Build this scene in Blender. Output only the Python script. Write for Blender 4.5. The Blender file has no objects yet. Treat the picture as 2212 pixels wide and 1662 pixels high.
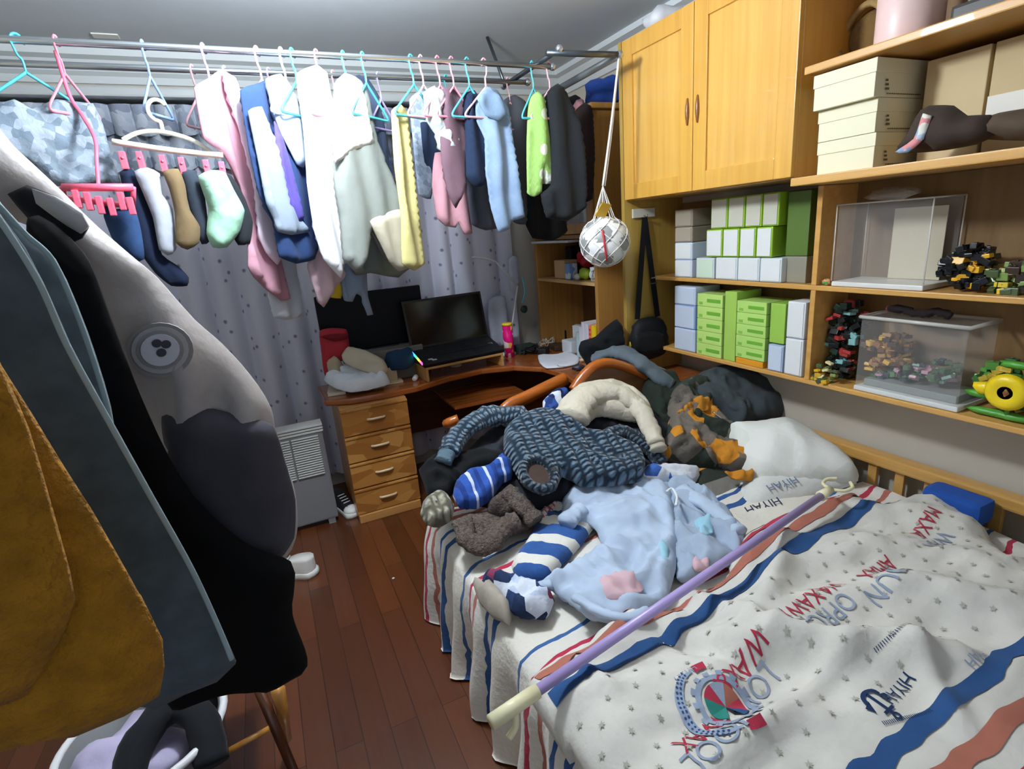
import bpy, bmesh, math, random
import numpy as np
from mathutils import Vector, Matrix, noise, geometry
random.seed(7)
SC = bpy.context.scene
COL = SC.collection
PI = math.pi
# ---------------------------------------------------------------- camera
H = 1.6            # eye height
F = 1153.0         # focal length in pixels of the 2212 x 1662 frame
CX, CY = 1106.0, 831.0
R = Matrix(((0.90216467, -0.18741635, 0.38855376),
            (-0.42390401, -0.21805134, 0.87906712),
            (-0.08002688, -0.95777279, -0.27616476)))
cd = bpy.data.cameras.new('camera'); cam = bpy.data.objects.new('camera', cd); COL.objects.link(cam)
cd.sensor_width = 36; cd.sensor_fit = 'HORIZONTAL'; cd.lens = 36 * F / 2212; cd.clip_start = 0.02; cd.clip_end = 60
M = Matrix.Identity(4)
for i in range(3):
    M[i][0] = R[i][0]; M[i][1] = -R[i][1]; M[i][2] = -R[i][2]
M[2][3] = H
cam.matrix_world = M
SC.camera = cam
# ---------------------------------------------------------------- light and exposure
w = bpy.data.worlds.new('world'); SC.world = w; w.use_nodes = True
w.node_tree.nodes['Background'].inputs[0].default_value = (0.72, 0.83, 1.0, 1)
w.node_tree.nodes['Background'].inputs[1].default_value = 0.5
SC.view_settings.view_transform = 'Standard'; SC.view_settings.look = 'None'
SC.view_settings.gamma = 1; SC.view_settings.exposure = 0.36; SC.view_settings.use_curve_mapping = False
LX, LY, LZ = 0.28, 1.80, 2.39      # the round glass lamp lights the room by its own emission
# ---------------------------------------------------------------- helpers
def ray(px, py):
    return R @ Vector((px - CX, py - CY, F))
def on(px, py, axis, val):
    """world point where the view ray of a pixel meets the plane axis=val"""
    r = ray(px, py); o = Vector((0, 0, H)); i = 'xyz'.index(axis)
    return o + r * ((val - o[i]) / r[i])
def onpl(px, py, p0, n):
    r = ray(px, py); o = Vector((0, 0, H)); n = Vector(n)
    return o + r * ((Vector(p0) - o).dot(n) / r.dot(n))
def lin(c):
    return tuple((x / 12.92 if x <= 0.04045 else ((x + 0.055) / 1.055) ** 2.4) for x in c)
def hx(s):
    return lin(tuple(int(s[i:i + 2], 16) / 255 for i in (0, 2, 4)))
MATS = {}
def mat(name, c, rough=0.6, metal=0.0, spec=0.5, bump=0, bscale=60, var=0, vscale=8, emis=0, sheen=0, coat=0, alpha=1, trans=0, coord='Object', map=(1, 1, 1), c2=None, ramp=None):
    if name in MATS: return MATS[name]
    m = bpy.data.materials.new(name); m.use_nodes = True; nt = m.node_tree; N = nt.nodes; L = nt.links
    b = N['Principled BSDF']; c = hx(c) if isinstance(c, str) else c
    b.inputs['Base Color'].default_value = (*c, 1); b.inputs['Roughness'].default_value = rough
    b.inputs['Metallic'].default_value = metal; b.inputs['Specular IOR Level'].default_value = spec
    b.inputs['Sheen Weight'].default_value = sheen; b.inputs['Coat Weight'].default_value = coat
    b.inputs['Alpha'].default_value = alpha; b.inputs['Transmission Weight'].default_value = trans
    if emis:
        b.inputs['Emission Color'].default_value = (*c, 1); b.inputs['Emission Strength'].default_value = emis
    if var or bump or c2:
        tc = N.new('ShaderNodeTexCoord'); mp = N.new('ShaderNodeMapping'); mp.inputs['Scale'].default_value = map
        L.new(tc.outputs[coord], mp.inputs[0])
    if var or c2:
        ns = N.new('ShaderNodeTexNoise'); ns.inputs['Scale'].default_value = vscale; ns.inputs['Detail'].default_value = 5
        L.new(mp.outputs[0], ns.inputs[0])
        cr = N.new('ShaderNodeValToRGB'); L.new(ns.outputs[0], cr.inputs[0])
        e = cr.color_ramp.elements
        if c2: k2 = hx(c2) if isinstance(c2, str) else c2
        else: k2 = tuple(x * (1 - var) for x in c)
        e[0].position = ramp[0] if ramp else 0.35; e[1].position = ramp[1] if ramp else 0.65
        e[0].color = (*k2, 1); e[1].color = (*c, 1)
        L.new(cr.outputs[0], b.inputs['Base Color'])
    if bump:
        n2 = N.new('ShaderNodeTexNoise'); n2.inputs['Scale'].default_value = bscale; n2.inputs['Detail'].default_value = 3
        L.new(mp.outputs[0], n2.inputs[0]); bm = N.new('ShaderNodeBump'); bm.inputs['Strength'].default_value = bump
        bm.inputs['Distance'].default_value = 0.01
        L.new(n2.outputs[0], bm.inputs['Height']); L.new(bm.outputs[0], b.inputs['Normal'])
    MATS[name] = m
    return m
def cloth(name, c, c2=None, **k):
    k.setdefault('rough', 0.9); k.setdefault('spec', 0.2); k.setdefault('bump', 0.18); k.setdefault('bscale', 38); k.setdefault('sheen', 0.04)
    if c2 is None: k.setdefault('var', 0.12)
    return mat(name, c, c2=c2, **k)
def wood(name, c1, c2, axis='z', scale=5, rough=0.35, coat=0.3):
    s = {'x': (0.35, 9, 9), 'y': (9, 0.35, 9), 'z': (9, 9, 0.35)}[axis]
    return mat(name, c1, c2=c2, rough=rough, coat=coat, map=s, vscale=scale, ramp=(0.3, 0.75), bump=0.06, bscale=scale * 3)
def stripes(name, stops, coord='UV', axis=0, period=0.1, rough=0.9, wob=0.0, rot=0, bump=0.3, sheen=0.1):
    """constant colour bands repeated every 'period' metres along one coordinate"""
    if name in MATS: return MATS[name]
    m = bpy.data.materials.new(name); m.use_nodes = True; nt = m.node_tree; N = nt.nodes; L = nt.links
    b = N['Principled BSDF']; b.inputs['Roughness'].default_value = rough; b.inputs['Specular IOR Level'].default_value = 0.2
    b.inputs['Sheen Weight'].default_value = sheen
    tc = N.new('ShaderNodeTexCoord'); mp = N.new('ShaderNodeMapping'); mp.inputs['Rotation'].default_value = (0, 0, rot)
    L.new(tc.outputs[coord], mp.inputs[0])
    src = mp.outputs[0]
    sp = N.new('ShaderNodeSeparateXYZ'); L.new(src, sp.inputs[0])
    v = sp.outputs[axis]
    if wob:
        ns = N.new('ShaderNodeTexNoise'); ns.inputs['Scale'].default_value = 9; L.new(mp.outputs[0], ns.inputs[0])
        ma = N.new('ShaderNodeMath'); ma.operation = 'MULTIPLY_ADD'; ma.inputs[1].default_value = wob
        L.new(ns.outputs[0], ma.inputs[0]); L.new(v, ma.inputs[2]); v = ma.outputs[0]
    dv = N.new('ShaderNodeMath'); dv.operation = 'DIVIDE'; dv.inputs[1].default_value = period; L.new(v, dv.inputs[0])
    fr = N.new('ShaderNodeMath'); fr.operation = 'FRACT'; L.new(dv.outputs[0], fr.inputs[0])
    cr = N.new('ShaderNodeValToRGB'); cr.color_ramp.interpolation = 'CONSTANT'; L.new(fr.outputs[0], cr.inputs[0])
    e = cr.color_ramp.elements; e[0].position = stops[0][0]; e[0].color = (*hx(stops[0][1]), 1)
    e[1].position = stops[1][0]; e[1].color = (*hx(stops[1][1]), 1)
    for p, c in stops[2:]:
        q = e.new(p); q.color = (*hx(c), 1)
    L.new(cr.outputs[0], b.inputs['Base Color'])
    n2 = N.new('ShaderNodeTexNoise'); n2.inputs['Scale'].default_value = 60; L.new(tc.outputs['Object'], n2.inputs[0])
    bm = N.new('ShaderNodeBump'); bm.inputs['Strength'].default_value = bump; bm.inputs['Distance'].default_value = 0.01
    L.new(n2.outputs[0], bm.inputs['Height']); L.new(bm.outputs[0], b.inputs['Normal'])
    MATS[name] = m
    return m
def cells(name, cols, scale=14, rough=0.9, bump=0.4, coord='Object', feature='F1', dots=None, map=(1, 1, 1)):
    """voronoi patches of several colours; dots=(radius, base) gives spots on a base colour"""
    if name in MATS: return MATS[name]
    m = bpy.data.materials.new(name); m.use_nodes = True; nt = m.node_tree; N = nt.nodes; L = nt.links
    b = N['Principled BSDF']; b.inputs['Roughness'].default_value = rough; b.inputs['Specular IOR Level'].default_value = 0.2
    tc = N.new('ShaderNodeTexCoord'); mp = N.new('ShaderNodeMapping'); mp.inputs['Scale'].default_value = map
    L.new(tc.outputs[coord], mp.inputs[0])
    vo = N.new('ShaderNodeTexVoronoi'); vo.inputs['Scale'].default_value = scale; L.new(mp.outputs[0], vo.inputs[0])
    cr = N.new('ShaderNodeValToRGB'); cr.color_ramp.interpolation = 'CONSTANT'
    e = cr.color_ramp.elements
    if dots:
        L.new(vo.outputs['Distance'], cr.inputs[0])
        e[0].position = 0; e[0].color = (*hx(cols[0]), 1); e[1].position = dots; e[1].color = (*hx(cols[1]), 1)
    else:
        sp = N.new('ShaderNodeSeparateColor'); L.new(vo.outputs['Color'], sp.inputs[0]); L.new(sp.outputs[0], cr.inputs[0])
        n = len(cols); e[0].position = 0; e[0].color = (*hx(cols[0]), 1); e[1].position = 1 / n; e[1].color = (*hx(cols[1]), 1)
        for i in range(2, n):
            q = e.new(i / n); q.color = (*hx(cols[i]), 1)
    L.new(cr.outputs[0], b.inputs['Base Color'])
    n2 = N.new('ShaderNodeTexNoise'); n2.inputs['Scale'].default_value = 50; L.new(tc.outputs['Object'], n2.inputs[0])
    bm = N.new('ShaderNodeBump'); bm.inputs['Strength'].default_value = bump; bm.inputs['Distance'].default_value = 0.01
    L.new(n2.outputs[0], bm.inputs['Height']); L.new(bm.outputs[0], b.inputs['Normal'])
    MATS[name] = m
    return m
def knit(name, c1, c2, su=90, sv=130, strength=1.0, rough=0.95):
    """ribbed or cable knit: colour and bump from crossing waves in UV metres"""
    if name in MATS: return MATS[name]
    m = bpy.data.materials.new(name); m.use_nodes = True; nt = m.node_tree; N = nt.nodes; L = nt.links
    b = N['Principled BSDF']; b.inputs['Roughness'].default_value = rough; b.inputs['Specular IOR Level'].default_value = 0.1
    b.inputs['Sheen Weight'].default_value = 0.3
    tc = N.new('ShaderNodeTexCoord')
    def wave(sc, d, dist):
        mp = N.new('ShaderNodeMapping'); L.new(tc.outputs['UV'], mp.inputs[0])
        wv = N.new('ShaderNodeTexWave'); wv.bands_direction = d; wv.inputs['Scale'].default_value = sc / 6.28
        wv.inputs['Distortion'].default_value = dist; wv.inputs['Detail Scale'].default_value = 2; L.new(mp.outputs[0], wv.inputs[0])
        return wv.outputs['Fac']
    a = wave(su, 'X', 3.0); c = wave(sv, 'Y', 3.5)
    mx = N.new('ShaderNodeMath'); mx.operation = 'MULTIPLY'; L.new(a, mx.inputs[0]); L.new(c, mx.inputs[1])
    cr = N.new('ShaderNodeValToRGB'); L.new(mx.outputs[0], cr.inputs[0]); e = cr.color_ramp.elements
    e[0].position = 0.02; e[0].color = (*hx(c2), 1); e[1].position = 0.45; e[1].color = (*hx(c1), 1)
    L.new(cr.outputs[0], b.inputs['Base Color'])
    bm = N.new('ShaderNodeBump'); bm.inputs['Strength'].default_value = strength; bm.inputs['Distance'].default_value = 0.012
    L.new(mx.outputs[0], bm.inputs['Height']); L.new(bm.outputs[0], b.inputs['Normal'])
    MATS[name] = m
    return m
# ---- mesh builder
class MB:
    def __init__(s): s.v = []; s.f = []; s.uv = []; s.mi = []; s.cur = 0; s.smooth = []
    def add(s, verts, faces, uvs=None, smooth=True):
        o = len(s.v); s.v += [Vector(p) for p in verts]
        if uvs is None: uvs = [(p[0] + p[1] * 0.3, p[2] + p[1] * 0.7) for p in verts]
        s.uv += uvs
        for f in faces: s.f.append([i + o for i in f]); s.mi.append(s.cur); s.smooth.append(smooth)
        return s
    def box(s, a, b, bev=0.0, mtx=None):
        a = Vector(a); b = Vector(b); lo = Vector(map(min, a, b)); hi = Vector(map(max, a, b))
        bm = bmesh.new(); bmesh.ops.create_cube(bm, size=1)
        for v in bm.verts: v.co = Vector((lo[i] + (v.co[i] + 0.5) * (hi[i] - lo[i]) for i in range(3)))
        if bev > 0:
            bmesh.ops.bevel(bm, geom=bm.edges[:], offset=min(bev, min(hi - lo) * 0.45), segments=2, profile=0.6, affect='EDGES')
        bm.verts.index_update()
        vs = [mtx @ v.co if mtx else v.co.copy() for v in bm.verts]
        s.add(vs, [[v.index for v in f.verts] for f in bm.faces], smooth=False); bm.free(); return s
    def tube(s, pts, r, n=10, cap=True, closed=False, flat=1.0, wob=0, seed=0):
        pts = [Vector(p) for p in pts]; m = len(pts); rs = r if isinstance(r, (list, tuple)) else [r] * m
        vs = []; uv = []; up = None; L = 0
        for i, p in enumerate(pts):
            if closed: t = (pts[(i + 1) % m] - pts[i - 1])
            else: t = pts[min(i + 1, m - 1)] - pts[max(i - 1, 0)]
            t.normalize()
            if up is None: up = Vector((0, 0, 1)) if abs(t.z) < 0.9 else Vector((0, 1, 0))
            x = t.cross(up)
            if x.length < 1e-4: x = t.orthogonal()
            x.normalize(); up = x.cross(t).normalized()
            if i: L += (p - pts[i - 1]).length
            for k in range(n):
                a = 2 * PI * k / n; d = x * math.cos(a) + up * math.sin(a) * flat
                rr = rs[i]
                if wob: rr *= 1 + wob * noise.noise((p + d * rr) * (1.1 / max(rs[i], 0.01)) + Vector((seed, 0, 0)))
                vs.append(p + d * rr); uv.append((k / n * 2 * PI * rs[i], L))
        fs = []
        for i in range(m if closed else m - 1):
            j = (i + 1) % m
            for k in range(n):
                fs.append([i * n + k, i * n + (k + 1) % n, j * n + (k + 1) % n, j * n + k])
        if cap and not closed:
            fs.append(list(range(n))[::-1]); fs.append([(m - 1) * n + k for k in range(n)])
        return s.add(vs, fs, uv)
    def cyl(s, p, q, r, n=16, r2=None):
        return s.tube([p, q], [r, r if r2 is None else r2], n)
    def lathe(s, prof, c=(0, 0, 0), n=24, ax='z'):
        vs = []; uv = []; c = Vector(c)
        for (r, h) in prof:
            for k in range(n):
                a = 2 * PI * k / n; p = (r * math.cos(a), r * math.sin(a), h)
                if ax == 'y': p = (p[0], p[2], p[1])
                if ax == 'x': p = (p[2], p[0], p[1])
                vs.append(c + Vector(p)); uv.append((a * 0.1, h))
        m = len(prof); fs = [[i * n + k, i * n + (k + 1) % n, (i + 1) * n + (k + 1) % n, (i + 1) * n + k] for i in range(m - 1) for k in range(n)]
        if prof[0][0] > 1e-5: fs.append(list(range(n))[::-1])
        if prof[-1][0] > 1e-5: fs.append([(m - 1) * n + k for k in range(n)])
        return s.add(vs, fs, uv)
    def ball(s, c, r, sc=(1, 1, 1), n=16, lump=0, seed=0):
        vs = []; uv = []; c = Vector(c); m = n // 2 + 1
        for i in range(m):
            th = PI * i / (m - 1)
            for k in range(n):
                a = 2 * PI * k / n; d = Vector((math.sin(th) * math.cos(a), math.sin(th) * math.sin(a), math.cos(th)))
                q = 1 + (lump * noise.noise(d * 1.7 + Vector((seed, seed, 0))) if lump else 0)
                vs.append(c + Vector((d.x * r * sc[0] * q, d.y * r * sc[1] * q, d.z * r * sc[2] * q))); uv.append((a * r, th * r))
        fs = [[i * n + k, (i + 1) * n + k, (i + 1) * n + (k + 1) % n, i * n + (k + 1) % n] for i in range(m - 1) for k in range(n)]
        return s.add(vs, fs, uv)
    def prism(s, poly, org, ux, uy, th, smooth=False):
        """flat outline poly (2-D) in the frame org, ux, uy extruded by th along ux x uy"""
        ux = Vector(ux).normalized(); uy = Vector(uy).normalized(); nn = ux.cross(uy).normalized(); org = Vector(org)
        n = len(poly); a = [org + ux * p[0] + uy * p[1] for p in poly]; b = [p + nn * th for p in a]
        s.add(a + b, [list(range(n))[::-1], list(range(n, 2 * n))] + [[i, (i + 1) % n, n + (i + 1) % n, n + i] for i in range(n)], [tuple(p) for p in poly] * 2, smooth)
        return s
    def build(s, name, mats, parent=None, origin=None):
        me = bpy.data.meshes.new(name)
        if origin is None:
            if parent is not None: origin = Vector((0, 0, 0)) if parent.get('_local') else Vector(parent['_w'])
            else:
                xs = [p.x for p in s.v]; ys = [p.y for p in s.v]; zs = [p.z for p in s.v]
                origin = Vector(((min(xs) + max(xs)) / 2, (min(ys) + max(ys)) / 2, min(zs)))
        origin = Vector(origin)
        me.from_pydata([tuple(p - origin) for p in s.v], [], s.f)
        uvl = me.uv_layers.new(name='UVMap')
        for lp in me.loops: uvl.data[lp.index].uv = s.uv[lp.vertex_index]
        for m in (mats if isinstance(mats, (list, tuple)) else [mats]): me.materials.append(m)
        me.polygons.foreach_set('material_index', s.mi); me.polygons.foreach_set('use_smooth', s.smooth)
        bm = bmesh.new(); bm.from_mesh(me); bmesh.ops.recalc_face_normals(bm, faces=bm.faces[:]); bm.to_mesh(me); bm.free()
        me.update()
        o = bpy.data.objects.new(name, me); COL.objects.link(o)
        if parent is not None: o.parent = parent
        else: o.location = origin
        o['_w'] = (0.0, 0.0, 0.0) if parent is not None and parent.get('_local') else tuple(parent['_w'] if parent is not None else origin)
        if parent is not None and parent.get('_local'): o['_local'] = 1
        return o
def tag(o, label, cat, group=None):
    o['label'] = label; o['category'] = cat
    if group: o['group'] = group
    return o
def thing(name, label, cat, loc=(0, 0, 0), rz=0, group=None, local=False):
    o = bpy.data.objects.new(name, None); COL.objects.link(o); o.location = loc; o.rotation_euler = (0, 0, rz)
    o.empty_display_size = 0.05; o['_w'] = tuple(loc)
    if local: o['_local'] = 1; o['_w'] = (0.0, 0.0, 0.0)
    return tag(o, label, cat, group)
def struct(o):
    o['kind'] = 'structure'; return o
def dup(root, loc, rz, label, group=None, rot=None):
    r = root.copy(); COL.objects.link(r); r.location = loc; r.rotation_euler = rot if rot else (0, 0, rz); r['label'] = label
    if group: r['group'] = group
    for ch in list(root.children):
        c = ch.copy(); COL.objects.link(c); c.parent = r
        for g in ch.children:
            d = g.copy(); COL.objects.link(d); d.parent = c
    return r
def setmat(root, partname, m):
    for c in root.children:
        if c.name.split('.')[0] == partname:
            c.data = c.data.copy(); c.data.materials[0] = m
# ---- closed smooth outline
def smooth_loop(pts, step, tn=1.0):
    n = len(pts); out = []
    for i in range(n):
        p0, p1, p2, p3 = [Vector(pts[(i + k - 1) % n]) for k in range(4)]
        L = (p2 - p1).length; m = max(1, int(L / step))
        for k in range(m):
            t = k / m
            q = 0.5 * ((2 * p1) + (p2 - p0) * t + (2 * p0 - 5 * p1 + 4 * p2 - p3) * t * t + (3 * p1 - p0 - 3 * p2 + p3) * t ** 3); out.append(q * tn + (p1 + (p2 - p1) * t) * (1 - tn))
    return out
def spath(pts, m=6):
    pts = [Vector(p) for p in pts]; n = len(pts); out = []
    for i in range(n - 1):
        p0 = pts[max(i - 1, 0)]; p1 = pts[i]; p2 = pts[i + 1]; p3 = pts[min(i + 2, n - 1)]
        for k in range(m):
            t = k / m
            out.append(0.5 * ((2 * p1) + (p2 - p0) * t + (2 * p0 - 5 * p1 + 4 * p2 - p3) * t * t + (3 * p1 - p0 - 3 * p2 + p3) * t ** 3))
    out.append(pts[-1]); return out
def dists(P, loop):
    P = np.array([(p[0], p[1]) for p in P]); A = np.array([(p[0], p[1]) for p in loop]); B = np.roll(A, -1, 0); AB = B - A
    l = np.maximum((AB ** 2).sum(1), 1e-12); best = np.full(len(P), 1e9)
    for i in range(len(A)):
        t = np.clip(((P - A[i]) @ AB[i]) / l[i], 0, 1); d = P - A[i] - t[:, None] * AB[i]; best = np.minimum(best, (d ** 2).sum(1))
    return np.sqrt(best)
def insides(P, loop):
    P = np.array([(p[0], p[1]) for p in P]); A = [(p[0], p[1]) for p in loop]; c = np.zeros(len(P), bool)
    for i in range(len(A)):
        a = A[i]; b = A[i - 1]
        if a[1] == b[1]: continue
        m = (a[1] > P[:, 1]) != (b[1] > P[:, 1]); c ^= m & (P[:, 0] < (b[0] - a[0]) * (P[:, 1] - a[1]) / (b[1] - a[1]) + a[0])
    return c
def segd(p, a, b):
    ab = b - a; t = max(0, min(1, (p - a).dot(ab) / max(ab.dot(ab), 1e-9))); return (p - a - ab * t).length
def puff(mb, loop3d, p0, ex, ey, T=0.03, edge=0.05, fold='v', amp=0.012, freq=9, seed=0, res=0.03, back=None, step=None, tn=.55):
    """cloth body: outline on the plane (p0, ex, ey) filled, given thickness that rounds off at the rim, and folds"""
    p0 = Vector(p0); ex = Vector(ex).normalized(); ey = Vector(ey).normalized(); n = ex.cross(ey).normalized()
    if back is None: back = T
    l2 = [Vector(((q - p0).dot(ex), (q - p0).dot(ey))) for q in loop3d]
    l2 = smooth_loop(l2, step or res, tn)
    xs = [p.x for p in l2]; ys = [p.y for p in l2]
    grid = []
    y = min(ys) + res / 2; row = 0
    while y < max(ys):
        x = min(xs) + (res / 2 if row % 2 else res)
        while x < max(xs):
            grid.append(Vector((x, y))); x += res
        y += res * 0.87; row += 1
    nb = len(l2)
    keep = []
    ins = insides(grid, l2); dd = dists(grid, l2)
    keep = [g for g, c, d in zip(grid, ins, dd) if c and d > res * .45]
    r = geometry.delaunay_2d_cdt(l2 + keep, [(i, (i + 1) % nb) for i in range(nb)], [], 1, 1e-5)
    V, Fs = r[0], r[2]; DD = dists(V, l2)
    def fld(p):
        s = Vector((seed * 3.1, 0, 0))
        if fold == 'v':
            g = math.sin(p.x * freq * 6.28 + p.y * 1.5 + 3.0 * noise.noise(Vector((p.x * 4, p.y * 2.6, seed)))); w = .7 * g + .9 * noise.noise(Vector((p.x * freq * 1.1, p.y * 1.6, seed + 5))) + .35 * noise.noise(Vector((p.x * 9, p.y * 6, seed)))
        elif fold == 'h':
            w = math.sin(p.y * freq * 6.28 + 2.2 * noise.noise(Vector((p.x * 2.2, p.y * 3, seed)))) + 1.2 * noise.noise(Vector((p.x * 2, p.y * freq * 2, seed + 5)))
        else:
            q = Vector((p.x * freq, p.y * freq, seed)); q2 = q + Vector((noise.noise(q * 0.6), noise.noise(q * 0.6 + Vector((9, 9, 9))), 0)) * 1.2
            q3 = q2 * 2.1 + Vector((3, 7, 1)); w = 2.6 * (0.36 - abs(noise.noise(q2))) + 1.5 * (0.3 - abs(noise.noise(q3))) + 0.4 * noise.noise(q * 5)
        return w
    front = []; rear = []; uv = []
    rim = {}
    for i, p in enumerate(V):
        d = float(DD[i])
        a = min(d / edge, 1.0); prof = math.sqrt(max(0, 1 - (1 - a) ** 2)); e2 = min(1, 0.25 + d / edge)
        w = fld(p) * amp * e2
        base = p0 + ex * p.x + ey * p.y
        f = base + n * (T * prof + w + 0.003); b_ = base + n * (-back * prof + w * 0.7 - 0.003)
        front.append(f); rear.append(b_); uv.append((p.x, p.y))
        if d < 1e-4: rim[i] = 1
    m = len(V); fs = []
    edges = {}
    for f in Fs:
        f = list(f); fs.append(f); fs.append([i + m for i in f[::-1]])
        for k in range(len(f)):
            e = (f[k], f[(k + 1) % len(f)]); edges[e] = 1
    for (a, b_) in list(edges):
        if (b_, a) not in edges: fs.append([b_, a, a + m, b_ + m])
    mb.add(front + rear, fs, uv * 2)
    return mb
def pxloop(px, p0, n):
    return [onpl(x, y, p0, n) for x, y in px]
# ================================================================ ROOM
XW, YB, ZC = 2.2, 3.65, 2.62
m_wall = mat('wall_paint', 'c4beb0', rough=0.85, bump=0.05, bscale=90, var=0.04)
m_ceil = mat('ceiling_paint', 'd3dadd', rough=0.7, var=0.03)
m_corn = mat('cornice_paint', 'd9dede', rough=0.6)
def floor_mat():
    m = bpy.data.materials.new('floorboards'); m.use_nodes = True; nt = m.node_tree; N = nt.nodes; L = nt.links; b = N['Principled BSDF']
    tc = N.new('ShaderNodeTexCoord'); mp = N.new('ShaderNodeMapping'); mp.inputs['Rotation'].default_value = (0, 0, PI / 2); L.new(tc.outputs['Object'], mp.inputs[0])
    br = N.new('ShaderNodeTexBrick'); L.new(mp.outputs[0], br.inputs[0]); br.inputs['Scale'].default_value = 1
    br.inputs['Brick Width'].default_value = 0.95; br.inputs['Row Height'].default_value = 0.092; br.inputs['Mortar Size'].default_value = 0.0012
    br.inputs['Color1'].default_value = (*hx('67391d'), 1); br.inputs['Color2'].default_value = (*hx('4d2812'), 1); br.inputs['Mortar'].default_value = (*hx('1c0a05'), 1); br.offset = 0.37
    m2 = N.new('ShaderNodeMapping'); m2.inputs['Scale'].default_value = (14, 0.8, 1); L.new(tc.outputs['Object'], m2.inputs[0])
    ns = N.new('ShaderNodeTexNoise'); ns.inputs['Scale'].default_value = 5; ns.inputs['Detail'].default_value = 6; L.new(m2.outputs[0], ns.inputs[0])
    mx = N.new('ShaderNodeMix'); mx.data_type = 'RGBA'; mx.blend_type = 'MULTIPLY'; mx.inputs[0].default_value = 0.6
    cr = N.new('ShaderNodeValToRGB'); cr.color_ramp.elements[0].color = (.55, .5, .45, 1); cr.color_ramp.elements[1].color = (1.15, 1.1, 1.05, 1); L.new(ns.outputs[0], cr.inputs[0])
    L.new(br.outputs[0], mx.inputs[6]); L.new(cr.outputs[0], mx.inputs[7]); L.new(mx.outputs[2], b.inputs['Base Color'])
    b.inputs['Roughness'].default_value = 0.32; b.inputs['Coat Weight'].default_value = 0.2
    return m
o = MB().box((-1.7, -1.4, -0.1), (XW + .1, YB + .1, 0)).build('floor', floor_mat()); struct(o)
o = MB().box((-1.7, -1.4, ZC), (XW + .1, YB + .1, ZC + .1)).build('ceiling', m_ceil); struct(o)
o = MB().box((XW, -1.4, 0), (XW + .1, YB, ZC)).build('wall_right', m_wall); struct(o)
o = MB().box((-1.7, YB, 0), (XW + .1, YB + .1, ZC)).build('wall_back', m_wall); struct(o)
o = MB().box((-1.7, -1.4, 0), (-1.6, YB, ZC)).build('wall_left', m_wall); struct(o)
prof = [(0, 0), (0.02, 0), (0.035, 0.03), (0.06, 0.045), (0.09, 0.09), (0.13, 0.10), (0.13, 0.13), (0, 0.13)]
o = MB().prism([(-p[0], p[1]) for p in prof], (-1.6, YB, ZC - .13), (0, 1, 0), (0, 0, 1), 3.8).build('trim_1', m_corn); struct(o)
o = MB().prism([(-p[0], p[1]) for p in prof], (XW, -1.4, ZC - .13), (1, 0, 0), (0, 0, 1), -(YB + 1.4)).build('trim_2', m_corn); struct(o)
# ---------------------------------------------------------------- ceiling lamp (just above the frame)
t = thing('ceiling_lamp', 'round white globe lamp above the laundry rods', 'lamp', (LX, LY, LZ))
MB().lathe([(0.0, ZC - .001), (0.07, ZC - .001), (0.07, ZC - .03), (0.05, ZC - .055), (0.0, ZC - .055)], (LX, LY, 0)).build('base', mat('lamp_white', 'e8e8e8', rough=.5), t)
MB().ball((LX, LY, LZ), .10, n=24).build('glass_globe', mat('lamp_glow', 'eef6ff', emis=215.0), t)
MB().cyl((LX, LY, LZ + .09), (LX, LY, ZC - .05), .012, 10).build('stem', mat('lamp_white', 'e8e8e8'), t)
# ================================================================ CURTAIN
def curtain_mat():
    m = bpy.data.materials.new('curtain_cloth'); m.use_nodes = True; nt = m.node_tree; N = nt.nodes; L = nt.links; b = N['Principled BSDF']
    tc = N.new('ShaderNodeTexCoord'); mp = N.new('ShaderNodeMapping'); mp.inputs['Scale'].default_value = (1, 1, 1); L.new(tc.outputs['UV'], mp.inputs[0])
    vo = N.new('ShaderNodeTexVoronoi'); vo.voronoi_dimensions = '2D'; vo.inputs['Scale'].default_value = 7.5; L.new(mp.outputs[0], vo.inputs[0])
    ns = N.new('ShaderNodeTexNoise'); ns.inputs['Scale'].default_value = 30; L.new(mp.outputs[0], ns.inputs[0])
    ad = N.new('ShaderNodeMath'); ad.operation = 'MULTIPLY_ADD'; ad.inputs[1].default_value = 0.12; L.new(ns.outputs[0], ad.inputs[0]); L.new(vo.outputs['Distance'], ad.inputs[2])
    cr = N.new('ShaderNodeValToRGB'); e = cr.color_ramp.elements; L.new(ad.outputs[0], cr.inputs[0])
    e[0].position = 0.10; e[0].color = (*hx('70708a'), 1); e[1].position = 0.17; e[1].color = (*hx('c3c4d2'), 1)
    L.new(cr.outputs[0], b.inputs['Base Color']); b.inputs['Roughness'].default_value = 0.75; b.inputs['Sheen Weight'].default_value = 0.2
    return m
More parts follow.
